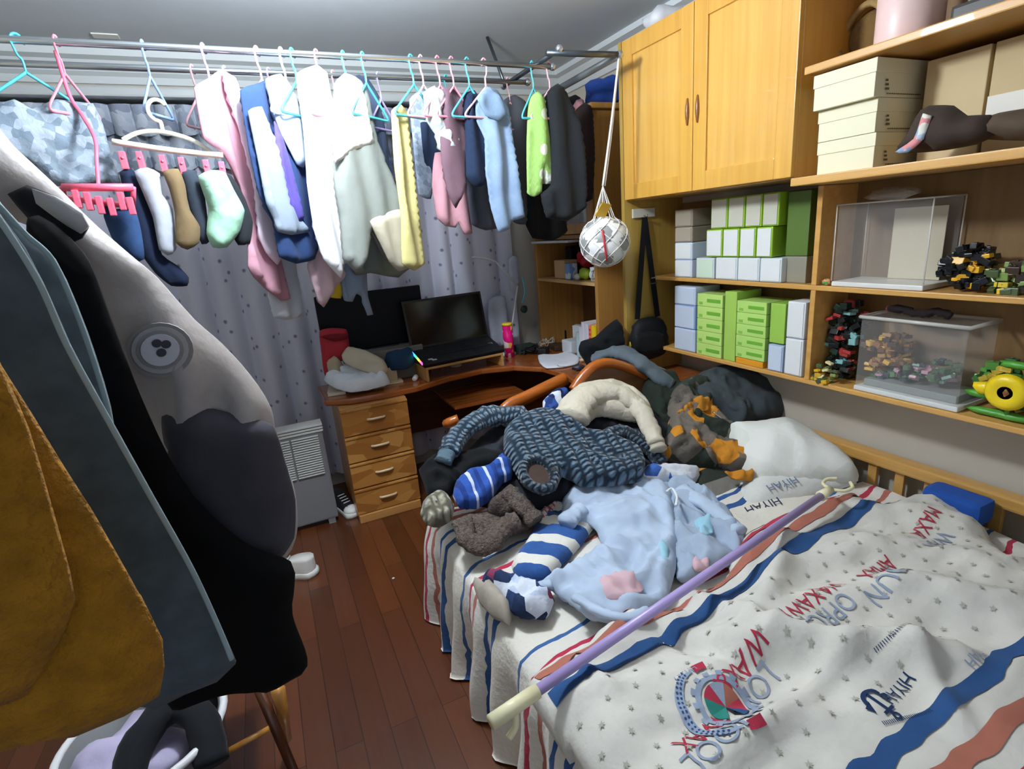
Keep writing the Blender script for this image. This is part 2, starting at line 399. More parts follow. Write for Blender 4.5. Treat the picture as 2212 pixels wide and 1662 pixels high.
def curtain(name, x0, x1, ztop, zbot, y, amp, wl, m, seed=0, parent=None, gather=0, dz=0.06):
    mb = MB(); nx = int((x1 - x0) / 0.012); nz = max(2, int((ztop - zbot) / dz)); vs = []; uv = []
    for j in range(nz + 1):
        z = ztop + (zbot - ztop) * j / nz; k = j / nz
        for i in range(nx + 1):
            x = x0 + (x1 - x0) * i / nx
            ph = 2 * PI * x / wl + 1.6 * noise.noise(Vector((x * 2.5, z * .35, seed)))
            a = amp * (0.55 + 0.45 * k) * (1 + 0.6 * noise.noise(Vector((x * 4, z * .5, seed + 3))))
            vs.append((x + 0.012 * math.cos(ph), y + a * math.sin(ph) + 0.01 * noise.noise(Vector((x * 14, z * 2, seed))), z + (gather * math.sin(ph * 1.0) if j == nz else 0))); uv.append((x * 1.5, z))
    w_ = nx + 1
    fs = [[j * w_ + i, j * w_ + i + 1, (j + 1) * w_ + i + 1, (j + 1) * w_ + i] for j in range(nz) for i in range(nx)]
    n0 = len(vs); vs += [(a, b + 0.004, c) for a, b, c in vs]; fs += [[q + n0 for q in f[::-1]] for f in fs]
    mb.add(vs, fs, uv * 2); return mb.build(name, m, parent)
m_cur = curtain_mat()
t = thing('window_curtain', 'floor length grey lavender curtain with small dark motifs behind the desk', 'curtain', (.1, 3.5, .12))
curtain('panel', -1.5, 1.66, 2.32, 0.1, 3.59, 0.038, 0.17, m_cur, 1, t)
m_val = cells('valance_cloth', ['9aa4b6', 'b0bac8', 'c4ccd8', '8a93a4', 'bac2ce'], scale=24, rough=.8)
curtain('valance', -1.5, 1.66, 2.37, 2.06, 3.52, 0.03, 0.11, m_val, 2, t, gather=.015)
curtain('ruffle', -1.5, 1.66, 2.36, 2.22, 3.47, 0.03, 0.09, m_val, 3, t, gather=.012)
t = thing('curtain_rail', 'pale curtain rail box running under the ceiling along the back wall', 'curtain rail', (.2, 3.5, 2.38))
MB().box((-1.55, 3.38, 2.375), (1.72, 3.44, 2.42), .01).build('front_rail', mat('rail_grey', 'b7bcbc', rough=.4), t)
MB().box((-1.55, 3.44, 2.385), (1.72, YB, 2.41), .004).build('top_board', mat('rail_grey', 'b7bcbc'), t)
# ================================================================ CORNER DESK
m_desk = wood('desk_wood', 'a75f2c', '8e4b1e', 'x', 4, rough=.25, coat=.5)
m_draw = cells('drawer_blocks', ['b27a3c', 'a56d33', 'bd8748', '9c6630'], scale=1, rough=.35, bump=.03, map=(7, 7, 16))
m_edge = wood('drawer_edge', 'c89356', 'b98345', 'x', 5)
m_hand = mat('handle_cream', 'd9c09a', rough=.35, coat=.4)
m_dark = mat('dark_void', '1a1512', rough=.8)
DZ = .75
out = [(0.2, 3.515), (0.2, 3.07)]
for px, py in ((705, 872), (760, 868), (830, 856), (900, 842), (970, 820), (1040, 804), (1110, 797), (1170, 800), (1215, 812), (1245, 832)):
    p = on(px, py - 6, 'z', DZ); out.append((p.x, p.y))
out[1] = (0.2, out[2][1] + .01)
out += [(1.50, 2.30), (1.58, 2.12), (2.18, 2.12), (2.18, 3.515)]
t = thing('corner_desk', 'reddish brown L shaped corner desk with a curved front edge', 'desk', (1.1, 3.2, 0))
mb = MB(); bm = bmesh.new(); bv = [bm.verts.new((x, y, DZ - .035)) for x, y in out]; f = bm.faces.new(bv)
ex = bmesh.ops.extrude_face_region(bm, geom=[f]); 
for v in ex['geom']:
    if isinstance(v, bmesh.types.BMVert): v.co.z += .035
bmesh.ops.bevel(bm, geom=[e for e in bm.edges if abs(e.verts[0].co.z - e.verts[1].co.z) < .001], offset=.012, segments=3, profile=.6, affect='EDGES')
bm.verts.index_update(); mb.add([v.co.copy() for v in bm.verts], [[v.index for v in f.verts] for f in bm.faces], smooth=False); bm.free()
mb.build('desktop', m_desk, t)
MB().box((1.55, 2.14, 0), (1.58, 2.16, DZ - .036)).box((1.58, 2.13, 0), (2.18, 2.155, DZ - .036)).build('side_panel', m_desk, t)
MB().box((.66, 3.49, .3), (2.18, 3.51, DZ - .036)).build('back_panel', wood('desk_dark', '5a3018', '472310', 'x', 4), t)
MB().box((.95, 3.06, .55), (1.45, 3.52, .57), .003).build('keyboard_shelf', m_desk, t)
# drawer unit (stands under the desk end)
t = thing('drawer_pedestal', 'four drawer wooden pedestal standing under the left end of the desk', 'drawer unit', (.46, 3.3, 0))
dx0, dx1, dy = .262, .645, 3.0
MB().box((dx0, dy + .02, 0.05), (dx1, 3.5, DZ - .037), .004).build('body', m_edge, t)
MB().box((dx0 + .005, dy - .012, 0), (dx1 - .005, 3.49, .05), .004).build('plinth', m_edge, t)
hz = (DZ - .04 - .05) / 4
for k in range(4):
    z0 = .05 + k * hz
    d = MB().box((dx0, dy, z0 + .004), (dx1, dy + .02, z0 + hz - .004), .004).box((dx0 + .0, dy - .006, z0 + hz - .018), (dx1, dy + .004, z0 + hz - .006), .003).build('drawer', [m_draw], t)
    hx0 = (dx0 + dx1) / 2
    MB().tube(spath([(hx0 - .05, dy, z0 + hz * .5), (hx0 - .03, dy - .014, z0 + hz * .5 + .002), (hx0 + .03, dy - .014, z0 + hz * .5 + .002), (hx0 + .05, dy, z0 + hz * .5)], 4), .0075, 8).build('handle', m_hand, d)
# ================================================================ HUTCH on the desk
m_h = wood('hutch_wood', 'b98a48', 'a47438', 'z', 5)
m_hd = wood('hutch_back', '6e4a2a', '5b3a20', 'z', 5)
m_glass = mat('cabinet_glass', 'dfe8e6', rough=.03, alpha=.22, spec=.8)
t = thing('desk_hutch', 'tall wooden bookshelf hutch with a glass door on the desk corner', 'bookcase', (2.0, 3.1, DZ))
x0, x1, y0, y1 = 1.8, 2.18, 2.70, 3.46
MB().box((x0, y0 - .0, DZ), (x1, y0 + .03, 2.2), .003).build('side_panel', m_h, t)
MB().box((x0, y1, DZ), (x1, y1 + .03, 2.2), .003).build('side_panel', m_h, t)
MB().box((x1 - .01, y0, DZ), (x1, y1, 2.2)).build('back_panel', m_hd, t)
MB().box((x0 - .02, y0 - .03, 2.2), (x1, y1 + .05, 2.23), .006).build('top', m_h, t)
MB().box((x0, y0 + .03, 1.24), (x1 - .01, y1, 1.26), .003).build('shelf', wood('shelf_pale', 'd7b27a', 'c9a066', 'y', 5), t)
MB().box((x0, y0 + .03, 1.52), (x1 - .01, y1, 1.545), .003).build('shelf', m_h, t)
MB().box((x0 + .02, y0 + .03, 1.85), (x1 - .01, y1, 1.865), .003).build('shelf', m_h, t)
for a, b in ((y0 + .005, y0 + .385), (y0 + .395, y1 + .02)):
    d = MB().box((x0 - .022, a, 1.55), (x0 - .002, a + .055, 2.19), .004).box((x0 - .022, b - .055, 1.55), (x0 - .002, b, 2.19), .004).box((x0 - .022, a, 1.55), (x0 - .002, b, 1.61), .004).box((x0 - .022, a, 2.12), (x0 - .002, b, 2.19), .004).build('door', m_h, t)
    MB().box((x0 - .014, a + .05, 1.6), (x0 - .010, b - .05, 2.13)).build('pane', m_glass, d)
    MB().lathe([(0, -.0), (.01, -.002), (.012, -.012), (0, -.02)], (x0 - .022, (a + .03) if b > 3.2 else (b - .03), 1.86), 12, 'x').build('knob', m_hand, d)
# ================================================================ WALL UNIT over the bed
m_oak = wood('cabinet_wood', 'e0ac50', 'd09a42', 'z', 3.5, rough=.28, coat=.45)
m_oaky = wood('shelf_wood', 'd9a75c', 'c7934a', 'y', 3.5, rough=.4, coat=.1)
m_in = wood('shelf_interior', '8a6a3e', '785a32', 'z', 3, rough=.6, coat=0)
t = thing('wall_cupboard', 'large wall hung wooden cupboard with double panelled doors', 'cupboard', (2.0, 1.85, 1.7))
X0 = 1.8
ya, yb = 1.432, 2.42
MB().box((X0 + .02, ya - .0, 1.70), (XW - .002, yb, 2.44), .003).build('body', m_oak, t)
def pdoor(a, b, hinge):
    z0, z1, fr = 1.705, 2.435, .075
    mb = MB()
    mb.box((X0, a, z0), (X0 + .022, a + fr, z1), .003); mb.box((X0, b - fr, z0), (X0 + .022, b, z1), .003)
    mb.box((X0, a + fr, z0), (X0 + .022, b - fr, z0 + fr), .003); mb.box((X0, a + fr, z1 - fr), (X0 + .022, b - fr, z1), .003)
    d = mb.build('door', m_oak, t)
    MB().box((X0 + .010, a + fr - .002, z0 + fr - .002), (X0 + .022, b - fr + .002, z1 - fr + .002)).build('panel', wood('cabinet_panel', 'e4b45c', 'd5a04a', 'z', 3.5, rough=.25, coat=.5), d)
    hy = b - .028 if hinge else a + .028
    MB().lathe([(.0, -.055), (.004, -.052), (.009, -.02), (.010, 0), (.009, .02), (.004, .052), (0, .055)], (X0 - .003, hy, 2.03), 10).build('handle', mat('handle_brown', '8a5a2c', rough=.3), d)
ym = 1.93
pdoor(ya + .002, ym - .002, True); pdoor(ym + .002, yb - .002, False)
# open shelves to the right (same height) and the lower niches
t = thing('open_shelf_unit', 'open wooden shelf unit on the wall right of the cupboard', 'shelf unit', (2.0, .5, 1.7))
ye = -.35
MB().box((X0 - .005, ye, 1.672), (XW - .002, ya - .002, 1.70), .004).build('shelf', m_oaky, t)
MB().box((X0 - .005, ye, 2.025), (XW - .002, ya - .030, 2.05), .004).build('shelf', m_oaky, t)
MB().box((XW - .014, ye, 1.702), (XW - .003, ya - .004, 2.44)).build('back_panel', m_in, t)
MB().box((X0 + .01, ye, 2.41), (XW - .002, ya - .004, 2.44), .004).build('top_board', m_oaky, t)
MB().box((X0 - .005, ye - .025, 1.672), (XW - .002, ye, 2.44), .003).build('side_panel', m_oak, t)
LX0 = 1.985
t = thing('lower_shelf_unit', 'shallow wooden niche shelves hung below the cupboard above the bed', 'shelf unit', (2.1, 1.0, .88))
MB().box((LX0, ye, .885), (XW - .002, 2.415, .905), .004).build('shelf', m_oaky, t)
MB().box((LX0, ye, 1.275), (XW - .002, 2.415, 1.295), .004).build('shelf', m_oaky, t)
MB().box((LX0 - .002, 1.435, .905), (XW - .002, 1.457, 1.275), .003).build('divider', m_oaky, t)
MB().box((LX0 - .002, 1.435, 1.295), (XW - .002, 1.457, 1.67), .003).build('divider', m_oaky, t)
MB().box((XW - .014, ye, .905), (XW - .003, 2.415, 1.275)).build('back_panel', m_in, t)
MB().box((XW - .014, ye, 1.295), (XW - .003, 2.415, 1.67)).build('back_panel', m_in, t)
MB().box((LX0, ye - .02, .885), (XW - .002, ye, 1.67), .003).build('side_panel', m_oaky, t)
o = MB().box((X0, 2.425, DZ + .001), (XW - .002, 2.45, 2.44), .003).build('tall_side_board', wood('board_wood', 'b8984a', 'a8883e', 'z', 3.5), None)
tag(o, 'tall upright wooden board the black bag hangs on between desk and shelves', 'board')
# ================================================================ BED
m_slat = wood('bed_wood', 'd3a55e', 'c19149', 'y', 4)
t = thing('wooden_bed', 'wooden bed with a low slatted headboard against the wall', 'bed', (1.25, 1.0, 0))
MB().box((.52, -.15, .12), (2.1, 1.93, .30), .01).build('base', m_slat, t)
for x in (.56, 2.02):
    for y in (-.1, 1.86): MB().box((x, y, 0), (x + .06, y + .06, .12), .006).build('leg', m_slat, t)
MB().box((2.115, -.2, .565), (2.175, 1.98, .615), .01).build('headboard_rail', m_slat, t)
y = -.15
while y < 1.95:
    MB().box((2.135, y, .12), (2.155, y + .035, .566), .003).build('slat', m_slat, t); y += .105
t2 = MB().box((.50, -.15, .302), (2.1, 1.93, .46), .05).build('mattress', cloth('mattress_cloth', 'd8d4c8')); tag(t2, 'thick mattress lying on the bed base under the striped sheet', 'mattress')
# ---------------------------------------------------------------- bed linen
def sheet_top(x, y):
    """height of the bedspread"""
    h = .482 + .012 * noise.noise(Vector((x * 5, y * 5, 3))) + .010 * (0.5 - abs(noise.noise(Vector((x * 9 + y * 2, y * 6, 8)))))
    return h
def in_loop(l2, x, y):
    c = False
    for i in range(len(l2)):
        a = l2[i]; b = l2[i - 1]
        if (a[1] > y) != (b[1] > y) and x < (b[0] - a[0]) * (y - a[1]) / (b[1] - a[1]) + a[0]: c = not c
    return c
m_spread = stripes('bedspread_stripes', [(0, 'ded9cc'), (.16, '2f568c'), (.22, 'd9d5cb'), (.30, '2f568c'), (.34, 'dcd8cf'), (.50, 'b06a5c'), (.54, 'dcd8cf'), (.62, 'b0314a'), (.66, 'd9d5cb'), (.78, '3b5f90'), (.81, 'ded9cc')], period=.46, wob=.05)
XL = .45
def spread():
    vs = []; uv = []; nu, nv = 150, 110
    for j in range(nv + 1):
        y = -.2 + 2.2 * j / nv
        for i in range(nu + 1):
            s = i / nu * (1.65 + .50)          # arc length from the wall across the top then down the side
            if s < 1.65:
                x = 2.1 - s; z = sheet_top(x, y)
                k = max(0, (s - 1.56) / .09); z -= .03 * k * k
            else:
                d = s - 1.65; q = d / .5
                fd = .045 * q * math.sin(y * 34 + 2.5 * noise.noise(Vector((y * 3, 0, 1)))) + .03 * q * noise.noise(Vector((y * 9, q * 2, 4)))
                x = XL - .02 * math.sin(min(1, q * 4) * PI / 2) + fd - .015 * q; z = sheet_top(XL, y) - .03 - d * .925
            vs.append((x, y + .008 * noise.noise(Vector((x * 7, z * 7, y * 3))), max(z, .012))); uv.append((y + .22 * (2.1 - x) * .4, s))
    w_ = nu + 1
    fs = [[j * w_ + i, j * w_ + i + 1, (j + 1) * w_ + i + 1, (j + 1) * w_ + i] for j in range(nv) for i in range(nu)]
    # far end flap
    o = len(vs); nz = 14
    for j in range(nz + 1):
        q = j / nz
        for i in range(nu + 1):
            x = 2.1 - 1.66 * i / nu
            fd = .05 * q * math.sin(x * 30 + 2 * noise.noise(Vector((x * 3, 0, 7))))
            vs.append((x, 2.0 + .02 * math.sin(min(1, q * 4) * PI / 2) + fd * .5, sheet_top(x, 2.0) - q * .42)); uv.append((2.0 + q * .4, 2.1 - x))
    fs += [[o + j * w_ + i, o + j * w_ + i + 1, o + (j + 1) * w_ + i + 1, o + (j + 1) * w_ + i] for j in range(nz) for i in range(nu)]
    return MB().add(vs, fs, uv).build('bedspread', m_spread)
tag(spread(), 'white bedspread with blue and red stripes hanging to the floor beside the bed', 'bedspread')
# ---- duvet: a height field with its own printed pattern
dpx = [(1195, 1565), (1120, 1490), (1150, 1440), (1240, 1385), (1340, 1310), (1450, 1300), (1560, 1230), (1600, 1150), (1690, 1100), (1790, 1062), (1860, 1062), (1890, 1085), (1960, 1062), (2020, 1062), (2120, 1118), (2200, 1190)]
dl = [tuple(on(px, py, 'z', .56).xy) for px, py in dpx] + [(2.0, .5), (1.98, -.1), (.42, -.12), (.44, .3), (.42, .6)]
dl2 = [tuple(p) for p in smooth_loop(dl, .03)]
RID = []   # long creases: (x0,y0,x1,y1,width,height)
for a, b, w_, h_ in (((1400, 1200), (1700, 1420), .03, .03), ((1560, 1400), (1800, 1420), .05, .045), ((1760, 1430), (2060, 1440), .05, .05), ((1440, 1370), (1600, 1460), .025, -.03),
                     ((1600, 1370), (1690, 1240), .04, .03), ((1930, 1280), (2212, 1330), .05, .04), ((1640, 1250), (1890, 1190), .04, .02), ((2060, 1590), (1980, 1450), .03, .03), ((1250, 1440), (1330, 1520), .02, .02), ((1480, 1640), (1750, 1560), .04, .02), ((1700, 1180), (1660, 1300), .03, .02)):
    p = on(*a, 'z', .56); q = on(*b, 'z', .56); RID.append((Vector(p.xy), Vector(q.xy), w_, h_))
def duvet_h(x, y):
    p = Vector((x, y)); d = min(segd(p, Vector(dl2[i - 1]), Vector(dl2[i])) for i in range(0, len(dl2)))
    a = min(d / .12, 1); prof = math.sqrt(max(0, 1 - (1 - a) ** 2))
    h = .50 + .065 * prof
    q = Vector((x * 2.2 + y, y * 5.0, 2)); q2 = q + Vector((noise.noise(q * .7), noise.noise(q * .7 + Vector((5, 5, 5))), 0)) * .9
    h += (.075 * (0.42 - abs(noise.noise(q2))) + .012 * noise.noise(Vector((x * 9, y * 11, 5)))) * min(1, a + .3)
    rr = noise.noise(Vector((x * 6, y * 16, 12)))
    h += .028 * (0.4 - abs(rr)) * (1.0 if a < 1 else .55)
    for s, e, w_, hh in RID:
        dd = segd(p, s, e); h += hh * math.exp(-(dd / w_) ** 2)
    return h
HC = {}
def dh(x, y):
    k = (round(x, 3), round(y, 3))
    if k not in HC: HC[k] = duvet_h(x, y)
    return HC[k]
def s1(x, y): return y - (.83 + .105 * x) + .014 * noise.noise(Vector((x * 8, y * 3, 0)))
def duvet():
    mats = [cloth('duvet_white', 'd6d3c9', bump=.25), cloth('print_blue', '2c5080'), cloth('print_red', 'ad3448'), cloth('print_brown', 'ab6a58'),
            cloth('print_grey', 'b0ada0'), cloth('print_slate', '93a0b4'), cloth('print_green', '2f8276'), cloth('print_navy', '1f3357')]
    mb = MB(); res = .014
    nb = len(dl2); V = []; idx = {}
    x0, x1, y0, y1 = .40, 2.08, -.12, 1.30
    nx = int((x1 - x0) / res); ny = int((y1 - y0) / res)
    vs = []; uv = []; inside = {}
    for j in range(ny + 1):
        for i in range(nx + 1):
            x = x0 + i * res; y = y0 + j * res
            if in_loop(dl2, x, y): idx[i, j] = len(vs); vs.append((x, y, dh(x, y))); uv.append((x, y))
    fs = []; mi = []
    for j in range(ny):
        for i in range(nx):
            q = [(i, j), (i + 1, j), (i + 1, j + 1), (i, j + 1)]
            if all(k in idx for k in q):
                fs.append([idx[k] for k in q])
    # border skirt down to the sheet
    ed = {}
    for f in fs:
        for k in range(4): ed[(f[k], f[(k + 1) % 4])] = 1
    low = {}
    for (a, b) in list(ed):
        if (b, a) not in ed:
            for v in (a, b):
                if v not in low:
                    low[v] = len(vs); p = vs[v]; c = Vector((1.2, .5)) - Vector(p[:2]); c.normalize()
                    vs.append((p[0] + c.x * .01, p[1] + c.y * .01, .478)); uv.append(uv[v])
            fs.append([b, a, low[a], low[b]])
    mb.add(vs, fs, uv)
    # thin woven bands and prints follow the surface a hair above it
    def strip(fn_lo, fn_hi, xa, xb, mi_):
        mb.cur = mi_; n = int((xb - xa) / .012); vv = []; uu = []; ff = []; rows = 5; ok = []
        for i in range(n + 1):
            x = xa + (xb - xa) * i / n
            for k in range(rows):
                y = fn_lo(x) + (fn_hi(x) - fn_lo(x)) * k / (rows - 1)
                ok.append(in_loop(dl2, x, y) and in_loop(dl2, x, y + .008)); vv.append((x, y, (dh(x, y) if ok[-1] else .48) + .0026)); uu.append((x, y))
        for i in range(n):
            for k in range(rows - 1):
                q = [i * rows + k, (i + 1) * rows + k, (i + 1) * rows + k + 1, i * rows + k + 1]
                if all(ok[z] for z in q): ff.append(q)
        mb.add(vv, ff, uu); mb.cur = 0
    wv = lambda x, s: .012 * noise.noise(Vector((x * 7, s, 0))) + .006 * noise.noise(Vector((x * 20, s, 0)))
    for lo_, hi_, c in ((-.022, .020, 1), (.055, .09, 3), (.125, .155, 2), (.175, .20, 3), (.235, .25, 1)):
        strip(lambda x: .83 + .105 * x + lo_ + wv(x, 1), lambda x: .83 + .105 * x + hi_ + wv(x, 1), .42, 2.0, c)
    for lo_, hi_, c in ((.42, .457, 1), (.345, .38, 3), (.25, .31, 2), (.16, .19, 3)):
        strip(lambda x: lo_ + wv(x, 5) * 1.5 + .02 * (x - 1), lambda x: hi_ + wv(x, 5) * 1.5 + .02 * (x - 1), .80, 1.7, c)
    def conf(polys, cx, cy, ang, mi_, lift=.0035):
        """polys: list of (verts2d, faces) placed at cx,cy turned by ang, draped on the duvet"""
        mb.cur = mi_; ca, sa = math.cos(ang), math.sin(ang)
        for V2, Fc in polys:
            P = [(cx + ca * a - sa * b, cy + sa * a + ca * b) for a, b in V2]
            if not all(in_loop(dl2, *p) for p in P): continue
            mb.add([(x, y, duvet_h(x, y) + lift) for x, y in P], Fc, P)
        mb.cur = 0
    # small printed stars
    star = [(math.cos(PI / 2 + k * PI / 5) * (.0085 if k % 2 == 0 else .0035), math.sin(PI / 2 + k * PI / 5) * (.0085 if k % 2 == 0 else .0035)) for k in range(10)]
    y = -.05; row = 0
    while y < .93:
        x = .44 + (.03 if row % 2 else 0)
        while x < 1.98:
            blocked = (.36 < y < .52 and x > .80) or (y < .36 and x > .8) or y > .78 + .1 * x
            if not blocked: conf([(star, [list(range(10))])], x, y, random.random(), 4)
            x += .075
        y += .042; row += 1
    # lettering
    def text(s, px, py, size, ang, mi_, outline=None):
        cu = bpy.data.curves.new('t', 'FONT'); cu.body = s; cu.size = size; cu.align_x = 'CENTER'; cu.align_y = 'CENTER'
        if outline: cu.fill_mode = 'NONE'; cu.bevel_depth = outline; cu.bevel_resolution = 0
        ob = bpy.data.objects.new('t', cu); COL.objects.link(ob); dg = bpy.context.evaluated_depsgraph_get(); dg.update()
        me = bpy.data.meshes.new_from_object(ob.evaluated_get(dg)); bpy.data.objects.remove(ob)
        bm = bmesh.new(); bm.from_mesh(me)
        for ax in range(2):
            nn = Vector((1, 0, 0)) if ax == 0 else Vector((0, 1, 0)); e = .5
            q = -.3
            while q < .3:
                bmesh.ops.bisect_plane(bm, geom=bm.verts[:] + bm.edges[:] + bm.faces[:], plane_co=nn * q, plane_no=nn); q += .012
        bm.verts.index_update(); c = on(px, py, 'z', .57)
        V2 = [(v.co.x, v.co.y) for v in bm.verts]; conf([(V2, [[v.index for v in f.verts] for f in bm.faces])], c.x, c.y, ang, mi_)
        bm.free(); bpy.data.meshes.remove(me)
    A = PI + .12
    for s1_, s2_, px, py, a in (('WAXAWA', 'OPROVE', 1760, 1330, A), ("WAX&", 'LOVE', 1610, 1470, A + .1), ('WAX', 'JOOL', 1525, 1612, A), ('AMAX', 'SPOUN', 1905, 1255, A), ('MAXA', 'WAX', 2010, 1150, A + .1)):
        text(s1_, px - 12, py - 16, .058, a, 2, None); text(s2_, px + 16, py + 20, .066, a, 5, None)
    text('HIYAH', 1935, 1510, .036, A, 7); text('HIYAH', 2105, 1445, .03, A, 5); text('HIYAH', 1480, 1475, .022, A, 5)
    # anchor
    c = on(1893, 1542, 'z', .57)
    def arc(r0, r1, a0, a1, n, cx=0, cy=0):
        v = []; 
        for k in range(n + 1):
            a = a0 + (a1 - a0) * k / n; v += [(cx + r0 * math.cos(a), cy + r0 * math.sin(a)), (cx + r1 * math.cos(a), cy + r1 * math.sin(a))]
        return (v, [[2 * k, 2 * k + 1, 2 * k + 3, 2 * k + 2] for k in range(n)])
    conf([arc(.022, .031, PI * 1.1, PI * 1.9, 10), ([(-.004, -.026), (.004, -.026), (.004, .03), (-.004, .03)], [[0, 1, 2, 3]]), ([(-.016, .018), (.016, .018), (.016, .024), (-.016, .024)], [[0, 1, 2, 3]]), arc(.004, .009, 0, 2 * PI, 10, 0, .036),
          ([(-.038, -.006), (-.018, -.010), (-.030, .012)], [[0, 1, 2]]), ([(.038, -.006), (.018, -.010), (.030, .012)], [[0, 1, 2]])], c.x, c.y, A, 7)
    # round emblem with coloured quarters, crescent and cog
    c = on(1568, 1528, 'z', .57); e1 = A
    conf([arc(.052, .064, 0, 2 * PI, 40)], c.x, c.y, e1, 5)
    for k in range(14):
        a = 2 * PI * k / 14; conf([arc(.062, .073, a - .1, a + .1, 3)], c.x, c.y, e1, 5, .0042)
    for k, m_ in enumerate((6, 0, 1, 2, 3, 5, 2, 6)):
        a = k * PI / 4
        if m_: conf([([(0, 0)] + [(.045 * math.cos(a + PI / 4 * q / 6), .045 * math.sin(a + PI / 4 * q / 6)) for q in range(7)], [[0, q, q + 1] for q in range(1, 7)])], c.x, c.y, e1, m_, .0050)
    v = []; n = 24
    for k in range(n + 1):
        a = -.9 + 2.5 * k / n; wd = .022 * math.sin(PI * min(max(k / n, .02), .98)) ** .6; v += [((.088) * math.cos(a), .088 * math.sin(a)), ((.088 + wd) * math.cos(a), (.088 + wd) * math.sin(a))]
    conf([(v, [[2 * k, 2 * k + 1, 2 * k + 3, 2 * k + 2] for k in range(n)])], c.x, c.y, e1 - .6, 5, .0042)
    for k in range(2, 22, 1):
        a = -.9 + 2.5 * k / n
        for r in (.094, .102): conf([(  [(r * math.cos(a) + .0028 * math.cos(z * PI / 3), r * math.sin(a) + .0028 * math.sin(z * PI / 3)) for z in range(6)], [list(range(6))])], c.x, c.y, e1 - .6, 1, .0055)
    conf([arc(.082, .1, 1.7, 2.1, 6), arc(.082, .1, -1.35, -1.0, 6)], c.x, c.y, e1 - .6, 2, .0046)
    # rows of tiny printed dashes (a dotted border)
    for (pa, pb, n_) in (((1885, 1450), (1990, 1400), 26), ((1905, 1585), (2010, 1560), 26), ((1180, 1395), (1250, 1360), 16)):
        a = on(*pa, 'z', .57); b = on(*pb, 'z', .57); dd = (b - a); an = math.atan2(dd.y, dd.x)
        for k in range(n_):
            p = a + dd * (k / n_); conf([([(-.001, -.004), (.001, -.004), (.001, .004), (-.001, .004)], [[0, 1, 2, 3]])], p.x, p.y, an, 7)
    o = mb.build('duvet', mats); return o
tag(duvet(), 'thick white crumpled duvet printed with stars, striped bands and upside down lettering', 'duvet')
# ================================================================ LAUNDRY RACK under the ceiling
ZR = 2.32; Y1, Y2 = 2.44, 2.70
m_steel = mat('rod_steel', 'c6ccd0', rough=.18, metal=.9)
m_steeld = mat('rod_dark', '5d646a', rough=.3, metal=.8)
t = thing('clothes_rack', 'steel ceiling clothes rack with two long rods full of laundry', 'clothes rack', (.3, 2.57, ZR))
MB().cyl((-1.5, Y1, ZR), (1.42, Y1, ZR), .0125, 12).build('rod', m_steel, t)
MB().cyl((-1.5, Y2, ZR), (1.42, Y2, ZR), .0125, 12).build('rod', m_steel, t)
for x in (-1.1, 1.36):
    MB().cyl((x, 2.27, ZR + .02), (x, 2.86, ZR + .02), .012, 10).build('crossbar', m_steeld, t)
    MB().cyl((x, 2.84, ZR + .02), (x, 3.02, ZC - .002), .009, 8).build('hanging_arm', m_steeld, t)
MB().cyl((1.30, 2.28, ZR + .005), (1.66, 2.245, ZR + .005), .013, 12).build('end_bar', m_steeld, t)
MB().cyl((1.655, 2.245, ZR + .003), (1.60, 2.92, ZR - .03), .017, 10).build('end_bar', mat('rod_grey', '868c8c', rough=.4, metal=.5), t)
for p in ((1.66, 2.245, ZR + .005), (1.36, 2.27, ZR + .02), (1.36, 2.86, ZR + .02), (1.42, Y1, ZR), (1.42, Y2, ZR)):
    MB().ball(p, .018, n=10).build('end_cap', m_steel, t)
a_ = on(192, 66, 'z', ZC); b_ = on(262, 86, 'z', ZC)
o = MB().box((a_.x, b_.y - .02, ZC - .006), (b_.x, a_.y + .02, ZC - .0005), .002).build('ceiling_plate', mat('plate_pale', 'f0efe4', rough=.5)); tag(o, 'small pale rectangular cover plate on the ceiling above the teal hanger', 'plate')
# hangers -----------------------------------------------------------
hc = {'teal': mat('plastic_teal', '4fb6c4', rough=.35), 'pink': mat('plastic_pink', 'e58a9c', rough=.35), 'lilac': mat('plastic_lilac', 'b9a7d6', rough=.35),
      'rose': mat('plastic_rose', 'd9a9b0', rough=.35), 'blue': mat('plastic_blue', '86a6d2', rough=.35), 'white': mat('plastic_white', 'e8e6e0', rough=.35)}
def hook_pts(r=.022, stem=.05, flip=1):
    pts = []
    for k in range(11):
        a = math.radians(-20 + 230 * k / 10); pts.append((flip * r * math.cos(a), 0, -.0 + r * math.sin(a) - r + .014 + .004))
    # loop sits on the rod at local origin, then runs down to the neck
    pts = pts[::-1]; pts = pts[::-1]
    pts += [(-flip * r * .55, 0, -.045), (0, 0, -.06), (0, 0, -.06 - stem)]
    return pts
def make_hanger(name, label, c, wd=.19, loc=(0, 0, 0), rz=0, group=None, flip=1, stem=.04):
    t = thing(name, label, 'hanger', loc, rz, group, local=True)
    MB().tube(spath(hook_pts(flip=flip, stem=stem), 3), .0048, 8).build('hook', c, t)
    zz = -.06 - stem
    MB().tube(spath([(0, 0, zz + .005), (-.03, 0, zz - .012), (-wd * .6, 0, zz - .06), (-wd, 0, zz - .105), (-wd, 0, zz - .122), (-wd * .5, 0, zz - .122), (wd * .5, 0, zz - .122), (wd, 0, zz - .122), (wd, 0, zz - .105), (wd * .6, 0, zz - .06), (.03, 0, zz - .012), (0, 0, zz + .005)], 3), .0055, 8, cap=True).build('shoulder_bar', c, t)
    return t
protos = {}
